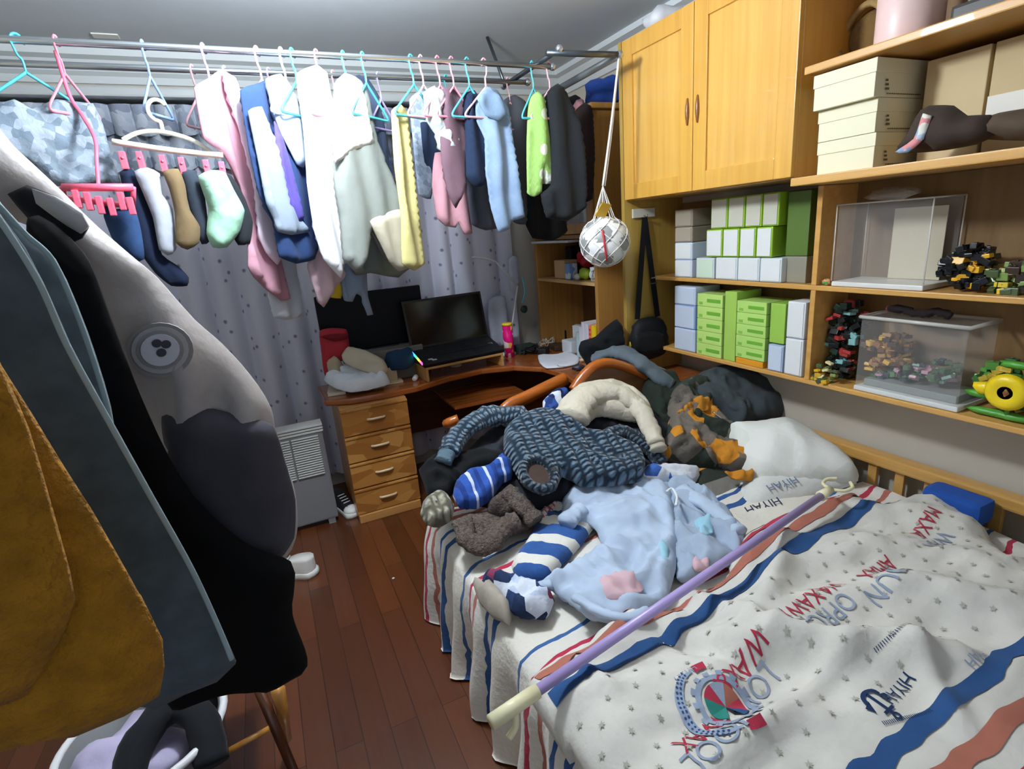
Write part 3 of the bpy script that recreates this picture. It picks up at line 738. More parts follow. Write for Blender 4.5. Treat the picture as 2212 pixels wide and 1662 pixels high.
def hanger(px, py, row, col, rz, label, flip=1, wd=.19):
    y = Y1 if row == 1 else Y2
    p = on(px, py + 10, 'y', y); loc = (p.x, y, ZR + .0)
    k = (col, flip)
    if k not in protos:
        protos[k] = make_hanger('clothes_hanger', label, hc[col], .19, loc, rz, 'plastic hangers on the laundry rods', flip); r = protos[k]
    else: r = dup(protos[k], loc, rz, label)
    r.scale = (wd / .19 * .72, 1, 1)
    return r
def garment(name, label, cat, px, hxp, row, ang, m, T=.012, amp=.017, freq=9, fold='v', edge=.014, extra=(), group=None, dy=0, res=.018, seed=None):
    """px outline; hxp = pixel x of the hanger hook; extra = [(partname, px outline, mat, offset)]"""
    y = (Y1 if row == 1 else Y2) + dy
    h = on(hxp, 140, 'y', y); p0 = Vector((h.x, y, 2.0)); a = math.radians(ang)
    ex = Vector((math.cos(a), math.sin(a), 0)); n = Vector((math.sin(a), -math.cos(a), 0))
    sd = sum(map(ord, label)) % 97 if seed is None else seed
    L = pxloop(px, p0, n); base = (p0.x, p0.y, min(q.z for q in L))
    if extra:
        t = thing(name, label, cat, base, 0, group)
        puff(MB(), L, p0, ex, (0, 0, 1), T, edge, fold, amp, freq, seed=sd, res=res, tn=.25).build('body', m, t)
        for nm, pp, mm, off, tt in extra:
            puff(MB(), pxloop(pp, p0 + n * off, n), p0 + n * off, ex, (0, 0, 1), tt, edge * .8, fold, amp * .8, freq, seed=sd + 3, res=res, tn=.25).build(nm, mm, t)
    else:
        t = puff(MB(), L, p0, ex, (0, 0, 1), T, edge, fold, amp, freq, seed=sd, res=res, tn=.25).build(name, m, None, base); tag(t, label, cat, group)
    return t
C = cloth
# hangers with nothing or clips on them
hl = [(35, 75, 1, 'teal', 20, 'leftmost turquoise hanger, large and bare, at the left end of the rods', 1, .2),
      (122, 85, 1, 'pink', 55, 'pink hanger second from the left end of the front rod', 1, .12),
      (308, 88, 1, 'blue', 62, 'pale blue hanger the white clip hanger is hooked into', 1, .10),
      (438, 92, 1, 'lilac', 60, 'lilac hanger left of the pink shirt on the front rod', 1, .15),
      (415, 140, 2, 'rose', 60, 'dusty pink hanger on the rear rod above the pink shirt', 1, .15),
      (482, 128, 2, 'white', 60, 'white hanger inside the long pink shirt', 1, .15),
      (553, 95, 1, 'rose', 50, 'dusty pink hanger over the purple and navy jersey', 1, .16),
      (572, 98, 2, 'lilac', 50, 'lilac hanger just right of the dusty pink one over the jersey', 1, .16),
      (604, 85, 1, 'white', 50, 'white hanger in the brightly lit middle of the front rod', 1, .16),
      (630, 100, 1, 'teal', 48, 'turquoise hanger right of the brightly lit white hanger', 1, .16),
      (682, 100, 1, 'pink', 45, 'pink hanger holding the bright white shirt', 1, .16),
      (712, 105, 2, 'rose', 45, 'dusty pink hanger on the rear rod above the white and grey jacket', 1, .14),
      (740, 102, 1, 'teal', 42, 'turquoise hanger above the white and grey jacket', 1, .14),
      (782, 103, 1, 'teal', 40, 'turquoise hanger above the navy coat', 1, .15),
      (818, 165, 2, 'lilac', 40, 'lilac hanger on the rear rod left of the yellow garment', 1, .14),
      (886, 106, 1, 'teal', 30, 'turquoise hanger right of the yellow garment', 1, .17),
      (908, 112, 1, 'rose', 25, 'dusty pink hanger above the crumpled silvery cloth', 1, .14),
      (944, 110, 1, 'pink', 25, 'pink hanger above the mauve top', 1, .15),
      (958, 112, 2, 'teal', 25, 'turquoise hanger above the mauve top and pink skirt', 1, .15),
      (974, 112, 1, 'pink', 22, 'pink hanger above the dark navy trousers', 1, .15),
      (1008, 115, 1, 'teal', 20, 'turquoise hanger just left of the denim shirt', 1, .15),
      (1044, 112, 1, 'rose', 15, 'dusty pink hanger with a round hook holding the denim shirt', -1, .17),
      (1098, 170, 2, 'rose', 15, 'dusty pink hanger above the charcoal cardigan on the rear rod', 1, .14),
      (1148, 118, 1, 'teal', 10, 'turquoise hanger holding the green spotted top', 1, .10),
      (1184, 120, 1, 'rose', 5, 'dusty pink hanger nearest the right end holding the black coat', 1, .15)]
for px, py, row, c, rz, lb, fl, wd in hl: hanger(px, py, row, c, math.radians(rz), lb, fl, wd)
# garments from left to right ---------------------------------------
garment('knit_cardigan', 'pale blue grey fluffy cardigan at the left end of the rods', 'cardigan', [(-40, 240), (30, 215), (70, 235), (120, 215), (200, 225), (222, 270), (240, 340), (262, 395), (280, 412), (200, 400), (150, 405), (110, 400), (60, 350), (-40, 330)], 120, 1, 25,
        cells('fluffy_grey', ['76848f', '8793a0', '687683', '919ca8'], scale=40), T=.025, amp=.014, fold='c', freq=8)
garment('long_shirt', 'long translucent dusty pink shirt with a white edge', 'shirt', [(418, 190), (445, 172), (478, 150), (505, 175), (535, 285), (560, 380), (592, 470), (606, 560), (626, 645), (608, 650), (575, 625), (548, 600), (535, 575), (538, 470), (520, 400), (480, 330), (440, 300)], 480, 1, 52,
        C('dusty_pink', 'b98a98'), extra=[('front_placket', [(484, 152), (512, 180), (560, 370), (592, 470), (603, 560), (598, 572), (575, 545), (560, 510), (550, 400), (515, 270), (488, 190)], C('blush', 'e2cfdc'), .034, .012)])
garment('nightdress', 'long white hem hanging below the jersey behind the pink shirt', 'dress', [(545, 230), (600, 220), (625, 380), (640, 560), (648, 682), (618, 692), (592, 685), (582, 640), (560, 520), (540, 400)], 560, 2, 50, C('white_cotton', 'cdd5dd'))
garment('sports_jersey', 'purple navy and pale grey jersey hanging over the white hem', 'jersey', [(520, 195), (555, 180), (600, 165), (640, 230), (665, 340), (688, 430), (694, 500), (680, 560), (640, 570), (605, 555), (590, 480), (560, 420), (538, 330)], 575, 1, 46,
        C('jersey_navy', '2c426c'), extra=[('sleeve', [(575, 170), (606, 160), (642, 240), (662, 345), (655, 362), (640, 355), (610, 290), (590, 240)], C('jersey_white', 'bccbdc'), .036, .02),
               ('side_panel', [(592, 262), (612, 300), (640, 400), (656, 470), (645, 480), (625, 440), (600, 360)], C('jersey_purple', '5a4ea0'), .036, .012),
               ('chest_panel', [(536, 240), (565, 230), (590, 300), (612, 380), (625, 440), (668, 500), (630, 508), (600, 500), (590, 470), (575, 440), (560, 360)], C('jersey_grey', '8c99a8'), .030, .012)])
garment('white_shirt', 'bright white shirt in the middle right below the lamp', 'shirt', [(640, 160), (682, 140), (708, 165), (728, 260), (735, 360), (752, 440), (768, 520), (782, 560), (745, 570), (735, 600), (700, 560), (680, 500), (665, 400), (655, 280)], 682, 1, 42, C('white_bright', 'f2f3f5'))
garment('pale_scarf', 'pale pink pointed scarf below the bright white shirt', 'scarf', [(672, 470), (700, 480), (735, 560), (742, 600), (718, 630), (700, 664), (688, 650), (672, 605), (664, 575), (678, 540)], 690, 2, 40, C('pale_pink', 'd9bcc4'), T=.015)
garment('tank_top', 'small bright yellow tail peeping out beside the pink scarf', 'top', [(716, 480), (745, 470), (752, 560), (742, 620), (735, 645), (712, 642), (706, 620), (715, 590)], 720, 2, 35, C('sun_yellow', 'e8c93a'), T=.012, dy=.10)
garment('blue_trousers', 'pale blue grey trouser legs ending beside the yellow tail', 'trousers', [(740, 560), (790, 560), (795, 640), (806, 680), (795, 682), (780, 640), (768, 635), (762, 652), (745, 650), (738, 610)], 760, 2, 35, C('blue_grey', '8fa2b8'), T=.014, dy=.12)
garment('padded_jacket', 'colour block jacket, white above grey above cream, on the front rod', 'jacket', [(722, 180), (742, 160), (765, 165), (792, 210), (812, 300), (845, 390), (880, 470), (905, 530), (893, 572), (865, 588), (835, 560), (800, 500), (790, 560), (770, 590), (745, 560), (738, 470), (725, 400), (718, 280)], 745, 1, 34,
        C('jacket_grey', '868c86'), T=.03, amp=.01, freq=8, edge=.03, extra=[
            ('yoke', [(724, 182), (744, 158), (768, 168), (790, 215), (806, 310), (770, 322), (724, 352), (718, 280)], C('jacket_white', 'f4f5f4'), .030, .014),
            ('cuff', [(800, 478), (828, 462), (862, 452), (888, 495), (898, 548), (882, 580), (862, 586), (840, 565)], C('jacket_cream', 'bfb8a2'), .032, .02)])
garment('fleece_coat', 'sage grey fleecy coat hanging behind the colour block jacket', 'coat', [(750, 420), (800, 430), (850, 470), (900, 520), (905, 560), (860, 600), (800, 590), (770, 595), (745, 540)], 770, 2, 30, C('sage_fleece', '7d877f'), T=.03, dy=.05)
garment('navy_coat', 'slate navy coat sleeve behind the colour block jacket', 'coat', [(755, 170), (785, 160), (808, 195), (828, 270), (842, 330), (856, 420), (862, 470), (835, 460), (812, 380), (790, 280)], 783, 2, 32, C('slate_navy', '46526a'), T=.025)
garment('yellow_shirt', 'pale yellow shirt right of the grey jacket', 'shirt', [(845, 240), (866, 225), (880, 245), (888, 330), (900, 430), (915, 540), (918, 570), (895, 585), (870, 570), (866, 470), (852, 360)], 862, 1, 30, C('pale_yellow', 'c6bd80'))
garment('lace_top', 'pale grey blue lacy top right of the yellow shirt', 'top', [(885, 215), (912, 190), (940, 215), (955, 280), (948, 340), (930, 430), (906, 420), (895, 330)], 890, 2, 26, cells('lace_grey', ['9aa8b8', 'a9b5c4', '8795a6'], scale=50))
garment('crumpled_blouse', 'crumpled silvery white top knotted on its hanger', 'top', [(915, 200), (938, 185), (950, 215), (958, 250), (975, 290), (984, 318), (962, 332), (948, 322), (940, 290), (920, 260)], 910, 1, 22, C('silver_white', 'c9d2d2'), fold='c', freq=16, amp=.02, T=.03)
garment('dark_shorts', 'small dark navy shorts under the crumpled silvery top', 'shorts', [(908, 265), (935, 262), (960, 290), (972, 330), (955, 375), (935, 385), (918, 350)], 912, 2, 22, C('ink_navy', '253249'), T=.02)
garment('mauve_top', 'brownish mauve top hanging over the pink skirt', 'top', [(948, 200), (975, 185), (1000, 220), (1010, 320), (1005, 400), (985, 450), (970, 420), (955, 350)], 945, 1, 20, C('mauve_brown', '6e5560'), T=.02)
garment('pink_skirt', 'soft pink skirt hanging in two folds below the mauve top', 'skirt', [(940, 330), (1000, 330), (1012, 420), (1020, 504), (1003, 506), (990, 480), (985, 492), (962, 488), (944, 470), (934, 400)], 955, 2, 20, C('soft_pink', 'd59fa9'))
garment('navy_trousers', 'dark navy trousers just right of the mauve top', 'trousers', [(1000, 205), (1025, 195), (1048, 240), (1055, 330), (1045, 400), (1025, 405), (1008, 380), (1005, 290)], 985, 1, 16, C('dark_navy', '1f2c44'), T=.022)
garment('grey_trousers', 'dark grey trousers hanging behind the navy pair and the denim shirt', 'trousers', [(1005, 330), (1060, 330), (1085, 430), (1085, 490), (1050, 498), (1018, 485), (1010, 420)], 1010, 2, 14, C('smoke_grey', '5b606c'), T=.02)
garment('denim_shirt', 'light blue denim shirt with a frayed hem on the front rod', 'shirt', [(1028, 215), (1050, 188), (1075, 195), (1098, 235), (1108, 310), (1122, 400), (1133, 468), (1105, 478), (1100, 495), (1078, 502), (1062, 450), (1050, 370), (1048, 300), (1030, 260)], 1046, 1, 12, C('denim_pale', '8fa6c0', '7d94b2'),
        extra=[('collar', [(1030, 212), (1052, 192), (1078, 205), (1096, 250), (1080, 262), (1050, 250)], C('denim_collar', '7f97b2'), .032, .012)])
garment('charcoal_cardigan', 'charcoal cardigan between the denim shirt and the green top', 'cardigan', [(1090, 215), (1112, 205), (1140, 225), (1145, 330), (1140, 430), (1135, 485), (1110, 480), (1098, 380), (1085, 290)], 1100, 2, 8, C('charcoal', '4b4c52'))
garment('spotted_top', 'lime green top with large white spots', 'top', [(1142, 215), (1160, 198), (1176, 215), (1188, 290), (1198, 345), (1198, 392), (1178, 398), (1172, 360), (1170, 415), (1155, 425), (1140, 418), (1138, 310)], 1148, 1, 6, cells('green_spots', ['dfe8d8', '9cc66f'], scale=11, dots=.30))
garment('black_coat', 'long black coat at the right end of the front rod', 'coat', [(1180, 200), (1205, 180), (1225, 200), (1246, 260), (1262, 330), (1262, 450), (1225, 478), (1180, 470), (1168, 420), (1190, 400), (1188, 300)], 1184, 1, 0, C('soft_black', '232629'), T=.035)
garment('black_trousers', 'black trousers hanging behind the green spotted top', 'trousers', [(1140, 400), (1215, 400), (1225, 500), (1195, 520), (1150, 515), (1130, 470)], 1160, 2, 0, C('pure_black', '17181a'), T=.025)
garment('brown_coat', 'dark brown coat hanging at the very end by the hutch', 'coat', [(1242, 240), (1262, 222), (1280, 240), (1285, 330), (1280, 430), (1250, 440), (1235, 380), (1240, 300)], 1240, 2, 0, C('dark_brown', '2f2422'), T=.03)
# white hanger with pink clips and the laundry pegged to it ----------
def clip_bar(name, label, a, b, yv, hookpx, cm, bm_, clips, armh):
    A = on(*a, 'y', yv); B = on(*b, 'y', yv); hk = on(*hookpx, 'y', yv); mid = (A + B) / 2
    t = thing(name, label, 'hanger', (mid.x, yv, mid.z))
    MB().tube(spath([A, mid + Vector((0, -.006, -.006)), B], 6), .013, 10, flat=.8).build('bar', bm_, t)
    top = on(*armh, 'y', yv)
    MB().tube(spath([A + Vector((.03, 0, .005)), A.lerp(top, .55) + Vector((0, 0, .012)), top, B.lerp(top, .5) + Vector((0, 0, .012)), B - Vector((.03, 0, -.005))], 6), .0075, 8).build('arm', bm_, t)
    r = .03; pts = [top, top + Vector((.0, 0, .03))]
    for k in range(9):
        an = math.radians(-100 - 230 * k / 8); pts.append(Vector((top.x, yv, top.z + .068)) + Vector((r * math.cos(an), 0, r * 1.15 * math.sin(an))))
    MB().tube(spath(pts, 3), .0068, 8).build('hook', bm_, t)
    for (x, y) in clips:
        c = on(x, y, 'y', yv)
        mb = MB().box((c.x - .009, yv - .012, c.z - .032), (c.x + .011, yv - .004, c.z + .026), .003).box((c.x - .009, yv + .004, c.z - .032), (c.x + .011, yv + .012, c.z + .026), .003).cyl((c.x + .001, yv - .014, c.z + .004), (c.x + .001, yv + .014, c.z + .004), .005, 8)
        mb.build('clip', cm, t)
    return t
YC = 2.36
clipx = [(266, 345), (303, 345), (352, 352), (393, 357), (446, 362), (480, 366)]
clip_bar('clip_hanger', 'cream clip hanger with six pink pegs at the left of the rods', (243, 306), (482, 336), YC, (345, 220), mat('clip_pink', 'f0667c', rough=.35), mat('hanger_cream', 'e9e4d4', rough=.35), clipx, (352, 285))
def pegged(name, label, cat, px, m, T=.012, dy=0, fold='v', amp=.008, freq=12):
    p0 = Vector((on(px[0][0], px[0][1], 'y', YC).x, YC + dy, 2.0)); a = math.radians(12)
    ex = Vector((math.cos(a), math.sin(a), 0)); n = Vector((math.sin(a), -math.cos(a), 0)); L = pxloop(px, p0, n)
    o = puff(MB(), L, p0, ex, (0, 0, 1), T, .03, fold, amp, freq, seed=len(px) + int(px[0][0]), res=.016, tn=.5).build(name, m, None, (p0.x, p0.y, min(q.z for q in L))); return tag(o, label, cat)
pegged('trouser_legs', 'long navy trousers pegged leftmost on the cream clip hanger', 'trousers', [(258, 372), (285, 366), (310, 400), (335, 480), (350, 550), (385, 575), (408, 600), (404, 618), (370, 618), (335, 590), (300, 540), (282, 470)], C('deep_navy', '18233a'))
pegged('grey_sock', 'long pale grey sock pegged next to the navy trousers', 'sock', [(290, 370), (318, 362), (345, 375), (350, 420), (372, 450), (380, 540), (362, 552), (344, 540), (330, 470), (310, 420)], C('sock_grey', 'a6abb4'), dy=-.03)
pegged('brown_sock', 'olive brown slipper sock hanging in the middle of the pegs', 'sock', [(352, 370), (385, 365), (400, 400), (408, 450), (432, 490), (430, 525), (405, 540), (380, 525), (378, 460), (366, 410)], C('olive_brown', '766448'), dy=-.035)
pegged('dark_sock', 'dark slate sock between the brown sock and the mint sock', 'sock', [(393, 372), (420, 368), (440, 410), (448, 470), (455, 520), (436, 528), (418, 480), (405, 430)], C('slate_dark', '333b46'), dy=-.01)
pegged('mint_sock', 'large mint green sock pegged right on the clip hanger', 'sock', [(428, 380), (455, 368), (485, 372), (505, 410), (528, 455), (518, 500), (490, 535), (460, 535), (446, 505), (450, 450), (438, 415)], C('mint', '9fcfb2'), dy=-.04, fold='c', freq=9, amp=.012, T=.03)
pegged('black_sock', 'black sock pegged at the right end behind the mint sock', 'sock', [(480, 372), (500, 380), (530, 430), (546, 480), (540, 525), (515, 530), (500, 500), (500, 430)], C('sock_black', '272b30'), dy=.02)
# second pink clip hanger lower left with jeans
t = thing('peg_hanger', 'pink folding peg hanger in front of the fluffy cardigan', 'hanger', on(215, 410, 'y', 2.2))
mpk = mat('peg_pink', 'e8657f', rough=.35)
A_ = on(135, 405, 'y', 2.2); B_ = on(288, 405, 'y', 2.2); A2 = on(140, 428, 'y', 2.24); B2 = on(288, 446, 'y', 2.24)
MB().tube([A_, B_], .012, 10).tube([A2, B2], .010, 10).tube([A_, A2], .008, 8).tube([B_, B2], .008, 8).build('frame', mpk, t)
for x, y in ((165, 425), (190, 430), (215, 438), (240, 442), (262, 430), (282, 440)):
    c = on(x, y, 'y', 2.19); MB().box((c.x - .009, 2.18, c.z - .035), (c.x + .009, 2.2, c.z + .02), .003).build('peg', mpk, t)
TT = on(205, 300, 'y', 2.3); MB().tube(spath([(A_ + B_) / 2, ((A_ + B_) / 2).lerp(TT, .5), TT, on(178, 250, 'y', 2.4), on(150, 205, 'y', 2.42), on(120, 110, 'y', 2.44)], 5), .006, 8).build('hook', mpk, t)
p0 = Vector((on(260, 480, 'y', 2.22).x, 2.25, 1.9))
puff(MB(), pxloop([(222, 440), (250, 452), (290, 450), (305, 500), (312, 560), (290, 570), (262, 545), (240, 510), (225, 470)], p0, (0, -1, 0)), p0, (1, 0, 0), (0, 0, 1), .02, .03, 'v', .01, 9, 4, .025).build('jeans', C('jeans_blue', '2e4a72', '23395b'), None)
tag(bpy.data.objects['jeans'], 'blue jeans clipped to the pink peg hanger behind the big jacket', 'jeans')
# ================================================================ COATS near the camera on the left
t = thing('garment_rail', 'dark garment rail at the left carrying the winter coats', 'clothes rail', (-.62, .9, 0))
MB().cyl((-.62, .1, 1.93), (-.62, 1.75, 1.93), .014, 12).build('rail', m_steeld, t)
for y in (.12, 1.73): MB().cyl((-.62, y, 0), (-.62, y, 1.93), .016, 12).box((-.85, y - .015, .0), (-.4, y + .015, .03), .005).build('upright', m_steeld, t)
def coat(name, label, cat, y, px, m, T=.06, amp=.02, freq=3.5, ang=-8, parts=(), edge=.07, fold='v', seed=1, res=.03):
    p0 = Vector((-.2, y, 1.4)); a = math.radians(ang); ex = Vector((math.cos(a), math.sin(a), 0)); n = Vector((math.sin(a), -math.cos(a), 0))
    L = pxloop(px, p0, n); base = (p0.x, p0.y, min(q.z for q in L)); t = thing(name, label, cat, base)
    puff(MB(), L, p0, ex, (0, 0, 1), T, edge, fold, amp, freq, seed=seed, res=res, tn=1).build('body', m, t)
    for nm, pp, mm, off, tt in parts:
        q0 = p0 + n * off; puff(MB(), pxloop(pp, q0, n), q0, ex, (0, 0, 1), tt, edge * .7, fold, amp * .5, freq, seed=seed + 2, res=res * .8, back=tt * .5).build(nm, mm, t)
    # hanger from the rail
    top = max(L, key=lambda q: q.z)
    return t, p0, ex, n
coat('mustard_coat', 'mustard yellow wool coat nearest the camera at the left edge', 'coat', .58, [(-230, 420), (-60, 640), (0, 790), (70, 900), (130, 1000), (200, 1110), (262, 1220), (318, 1320), (350, 1385), (345, 1500), (270, 1545), (165, 1585), (90, 1580), (0, 1600), (-230, 1600)],
     C('mustard_wool', 'a06e18', '875c12', vscale=30, bscale=120, bump=.7), T=.045, amp=.012, freq=4, seed=3, parts=[('sleeve', [(-120, 640), (0, 800), (60, 930), (110, 1100), (160, 1300), (110, 1420), (60, 1500), (-120, 1520)], C('mustard_wool', 'a06e18'), .05, .022)])
coat('grey_wool_coat', 'long slate grey wool coat with a painted lit rim behind the mustard coat', 'coat', .78, [(-160, 380), (0, 468), (90, 610), (150, 745), (235, 900), (330, 1070), (420, 1230), (480, 1360), (510, 1430), (470, 1470), (400, 1500), (340, 1530), (200, 1500), (-160, 1400)],
     C('slate_wool', '4b565d', '414b52', vscale=30), T=.03, amp=.012, freq=4, seed=5)
coat('grey_overcoat', 'grey overcoat with a painted lit rim hanging behind the slate wool coat', 'coat', .92, [(-140, 300), (0, 440), (60, 505), (118, 560), (165, 660), (205, 770), (238, 880), (252, 960), (300, 1080), (330, 1180), (250, 1180), (-140, 1100)],
     C('ash_wool', '5c6970', '4f5a61', vscale=30), T=.028, amp=.012, freq=4, seed=6)
coat('black_skirt_coat', 'long black coat hanging between the grey coat and the pale jacket', 'coat', 1.06, [(60, 470), (180, 545), (240, 690), (300, 850), (375, 1010), (450, 1110), (540, 1180), (628, 1215), (636, 1270), (632, 1330), (664, 1440), (600, 1480), (500, 1500), (420, 1515), (375, 1530), (300, 1400), (200, 1100), (100, 700)],
     mat('jet_black', '08080a', rough=.9, spec=.15), T=.035, amp=.02, freq=5, seed=7, res=.02)
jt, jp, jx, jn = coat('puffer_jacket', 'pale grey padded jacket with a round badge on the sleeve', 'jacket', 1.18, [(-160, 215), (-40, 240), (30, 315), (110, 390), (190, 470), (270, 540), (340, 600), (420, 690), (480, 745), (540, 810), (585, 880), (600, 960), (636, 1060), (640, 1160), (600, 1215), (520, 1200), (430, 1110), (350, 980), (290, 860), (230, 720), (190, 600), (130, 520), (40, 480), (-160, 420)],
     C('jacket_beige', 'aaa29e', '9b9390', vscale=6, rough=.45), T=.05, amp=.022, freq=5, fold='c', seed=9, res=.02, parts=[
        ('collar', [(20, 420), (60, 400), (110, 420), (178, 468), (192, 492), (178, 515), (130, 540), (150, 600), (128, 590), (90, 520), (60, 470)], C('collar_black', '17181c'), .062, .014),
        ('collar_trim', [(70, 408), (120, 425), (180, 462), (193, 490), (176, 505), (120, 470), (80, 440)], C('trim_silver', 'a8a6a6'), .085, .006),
        ('shaded_lower_sleeve', [(350, 900), (440, 880), (520, 900), (590, 920), (620, 1010), (638, 1080), (636, 1160), (600, 1210), (520, 1195), (430, 1105), (370, 1010)], C('sleeve_shade', '45434a'), .045, .03)])  # lower sleeve darkened, the jacket's shade is put into its colour
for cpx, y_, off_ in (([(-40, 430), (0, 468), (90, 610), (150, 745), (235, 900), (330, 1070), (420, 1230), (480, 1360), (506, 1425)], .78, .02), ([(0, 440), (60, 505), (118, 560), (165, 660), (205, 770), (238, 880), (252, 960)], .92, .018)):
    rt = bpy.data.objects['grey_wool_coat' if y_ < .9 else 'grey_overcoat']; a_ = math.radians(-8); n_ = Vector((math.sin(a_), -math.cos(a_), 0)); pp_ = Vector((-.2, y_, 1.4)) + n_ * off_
    MB().tube(spath([onpl(x - 6, y, pp_, n_) for x, y in cpx], 6), .0035, 8).build('lit_rim_tube', C('lit_rim_pale', '93a6aa'), rt)  # pale tube paints the lit rim along each grey coat's edge
# badge ring with the emblem
q0 = jp + jn * .075
def circ(cx, cy, rx, n=24): return [(cx + rx * math.cos(2 * PI * k / n), cy + rx * .82 * math.sin(2 * PI * k / n)) for k in range(n)]
def flat(px, off, th=.003):
    p = jp + jn * off; L = pxloop(px, p, jn); pl = [((q - p).dot(jx), (q - p).z) for q in L]; return pl, p
bd = None
for nm, r_, off, mm in (('badge', 72, .068, mat('badge_grey', '8b8684', rough=.5)), ('badge_ring', 62, .0715, mat('badge_light', 'a8a3a2', rough=.5)), ('badge_ring', 50, .0750, mat('badge_grey', '8b8684')), ('badge_disc', 42, .0785, mat('badge_pale', 'c3bfc6', rough=.5))):
    pl, p = flat(circ(347, 756, r_), off); o_ = MB().prism(pl, p, jx, (0, 0, 1), .004).build(nm, mm, jt if bd is None else bd); bd = bd or o_
for dx, dyy in ((-8, -10), (12, -8), (2, 10)):
    pl, p = flat(circ(347 + dx, 752 + dyy, 11, 12), .0825); MB().prism(pl, p, jx, (0, 0, 1), .002).build('badge_print', mat('badge_dark', '3b3640'), bd)
# ================================================================ HEATER, shoes, stool and chair
hx0, hx1, hy = -.20, .16, 3.10
t = thing('radiator_heater', 'white slatted electric heater standing before the curtain', 'heater', (-.02, 3.16, 0))
mw = mat('heater_white', 'c9ccc8', rough=.4); mg = mat('heater_grey', '7d7d80', rough=.5)
MB().box((hx0, hy, .03), (hx1, hy + .1, .60), .012).build('body', mg, t)
for k in range(3): MB().box((hx0 - .004, hy - .006, .585 + .017 * k), (hx1 + .004, hy + .1, .597 + .017 * k), .003).build('top_louvre', mw, t)
mb = MB()
for col in range(2):
    for k in range(17): x = hx0 + .03 + col * .155; mb.box((x, hy - .012, .33 + k * .0145), (x + .145, hy - .002, .338 + k * .0145), .002)
mb.build('front_grille', mw, t)
MB().box((hx0 + .02, hy, 0), (hx0 + .06, hy + .1, .03)).box((hx1 - .06, hy, 0), (hx1 - .02, hy + .1, .03)).build('foot', mg, t)
def shoe(loc, rz, label, upper, grp='shoes on the floor'):
    t = thing('sneaker', label, 'shoe', loc, rz, grp, local=True)
    out = [(-.045, -.12), (.0, -.14), (.045, -.12), (.052, -.04), (.042, .05), (.048, .12), (0, .15), (-.045, .12), (-.038, .03), (-.042, -.04)]
    l2 = smooth_loop(out, .02); n = len(l2); vs = []; fs = []
    hs = [(0, 1.0), (.012, 1.05), (.028, 1.03), (.032, .98)]
    for z, s in hs: vs += [(p.x * s, p.y * s, z) for p in l2]
    for i in range(3): fs += [[i * n + k, i * n + (k + 1) % n, (i + 1) * n + (k + 1) % n, (i + 1) * n + k] for k in range(n)]
    fs += [list(range(n))[::-1], [3 * n + k for k in range(n)]]
    MB().add(vs, fs).build('sole', mat('sole_white', 'e2e2de', rough=.5), t)
    vs = []; fs = []; lv = 7
    for i in range(lv):
        q = i / (lv - 1)
        for p in l2:
            fr = max(0, min(1, (.14 - (-p.y)) / .28))  # 0 toe (y=-.14) .. 1 heel
            top = .055 + .05 * max(0, min(1, (fr - .25) * 2.2)); s = 1 - .35 * q * q * (1 if fr < .5 else .55)
            vs.append((p.x * .95 * s, p.y * (.96 if fr > .5 else .96 - .10 * q), .03 + (top - .03) * q))
    for i in range(lv - 1): fs += [[i * n + k, i * n + (k + 1) % n, (i + 1) * n + (k + 1) % n, (i + 1) * n + k] for k in range(n)]
    fs.append([(lv - 1) * n + k for k in range(n)])
    MB().add(vs, fs).build('upper', upper, t)
    mb = MB()
    for k in range(4): y = -.02 - .0 + k * .022; mb.tube([(-.022, y - .03, .075 + k * .009), (.022, y - .03, .075 + k * .009)], .003, 6)
    mb.build('laces', mat('lace_white', 'dddddd'), t)
    MB().ball((0, -.095, .036), .05, (.96, .95, .62), 16).build('toe_cap', mat('toe_white', 'e6e6e2', rough=.45), t); return t
b_ = on(748, 1112, 'z', 0)
shoe((b_.x + .0, b_.y + .06, 0), .35, 'black and white sneaker against the drawer pedestal', C('sneaker_black', '1d1d20', rough=.6))
b_ = on(652, 1240, 'z', 0)
shoe((b_.x - .06, b_.y + .02, 0), -2.0, 'white toed sneaker peeping out from behind the black coat', C('sneaker_white', 'dedcd6', rough=.6))
p = on(850, 1252, 'z', 0); tag(MB().ball((p.x, p.y, .006), .006, (1.3, .8, .8), 8).build('paper_scrap', mat('scrap', 'e8e8e4')), 'tiny white scrap lying on the floorboards', 'scrap')
# folding wooden stool
t = thing('wooden_stool', 'wooden stool with splayed legs below the coats', 'stool', on(520, 1640, 'z', 0))
ws = wood('stool_wood', 'c88f45', 'a9722f', 'z', 4); wd_ = wood('stool_dark', '5e351c', '4b2815', 'z', 4)
def leg(a, b, za, zb, w=.022, m=ws):
    A = on(*a, 'z', za); B = on(*b, 'z', zb); MB().tube([A, B], [w, w * .8], 4).build('leg', m, t)
A = on(600, 1488, 'z', .34); B = on(622, 1600, 'z', .05)
MB().tube([A, B], [.021, .012], 4).build('leg', ws, t)
MB().tube([on(560, 1490, 'z', .34), on(640, 1680, 'z', .02)], [.016, .014], 4).build('leg', wd_, t)
MB().tube([on(430, 1500, 'z', .34), on(400, 1700, 'z', .0)], [.016, .014], 4).build('leg', wd_, t)
MB().tube([on(490, 1625, 'z', .16), on(590, 1570, 'z', .16)], .012, 4).build('stretcher', ws, t)
s0 = on(500, 1470, 'z', .36); MB().box((s0.x - .2, s0.y - .02, .345), (s0.x + .09, s0.y + .26, .37), .008).build('seat', ws, t)
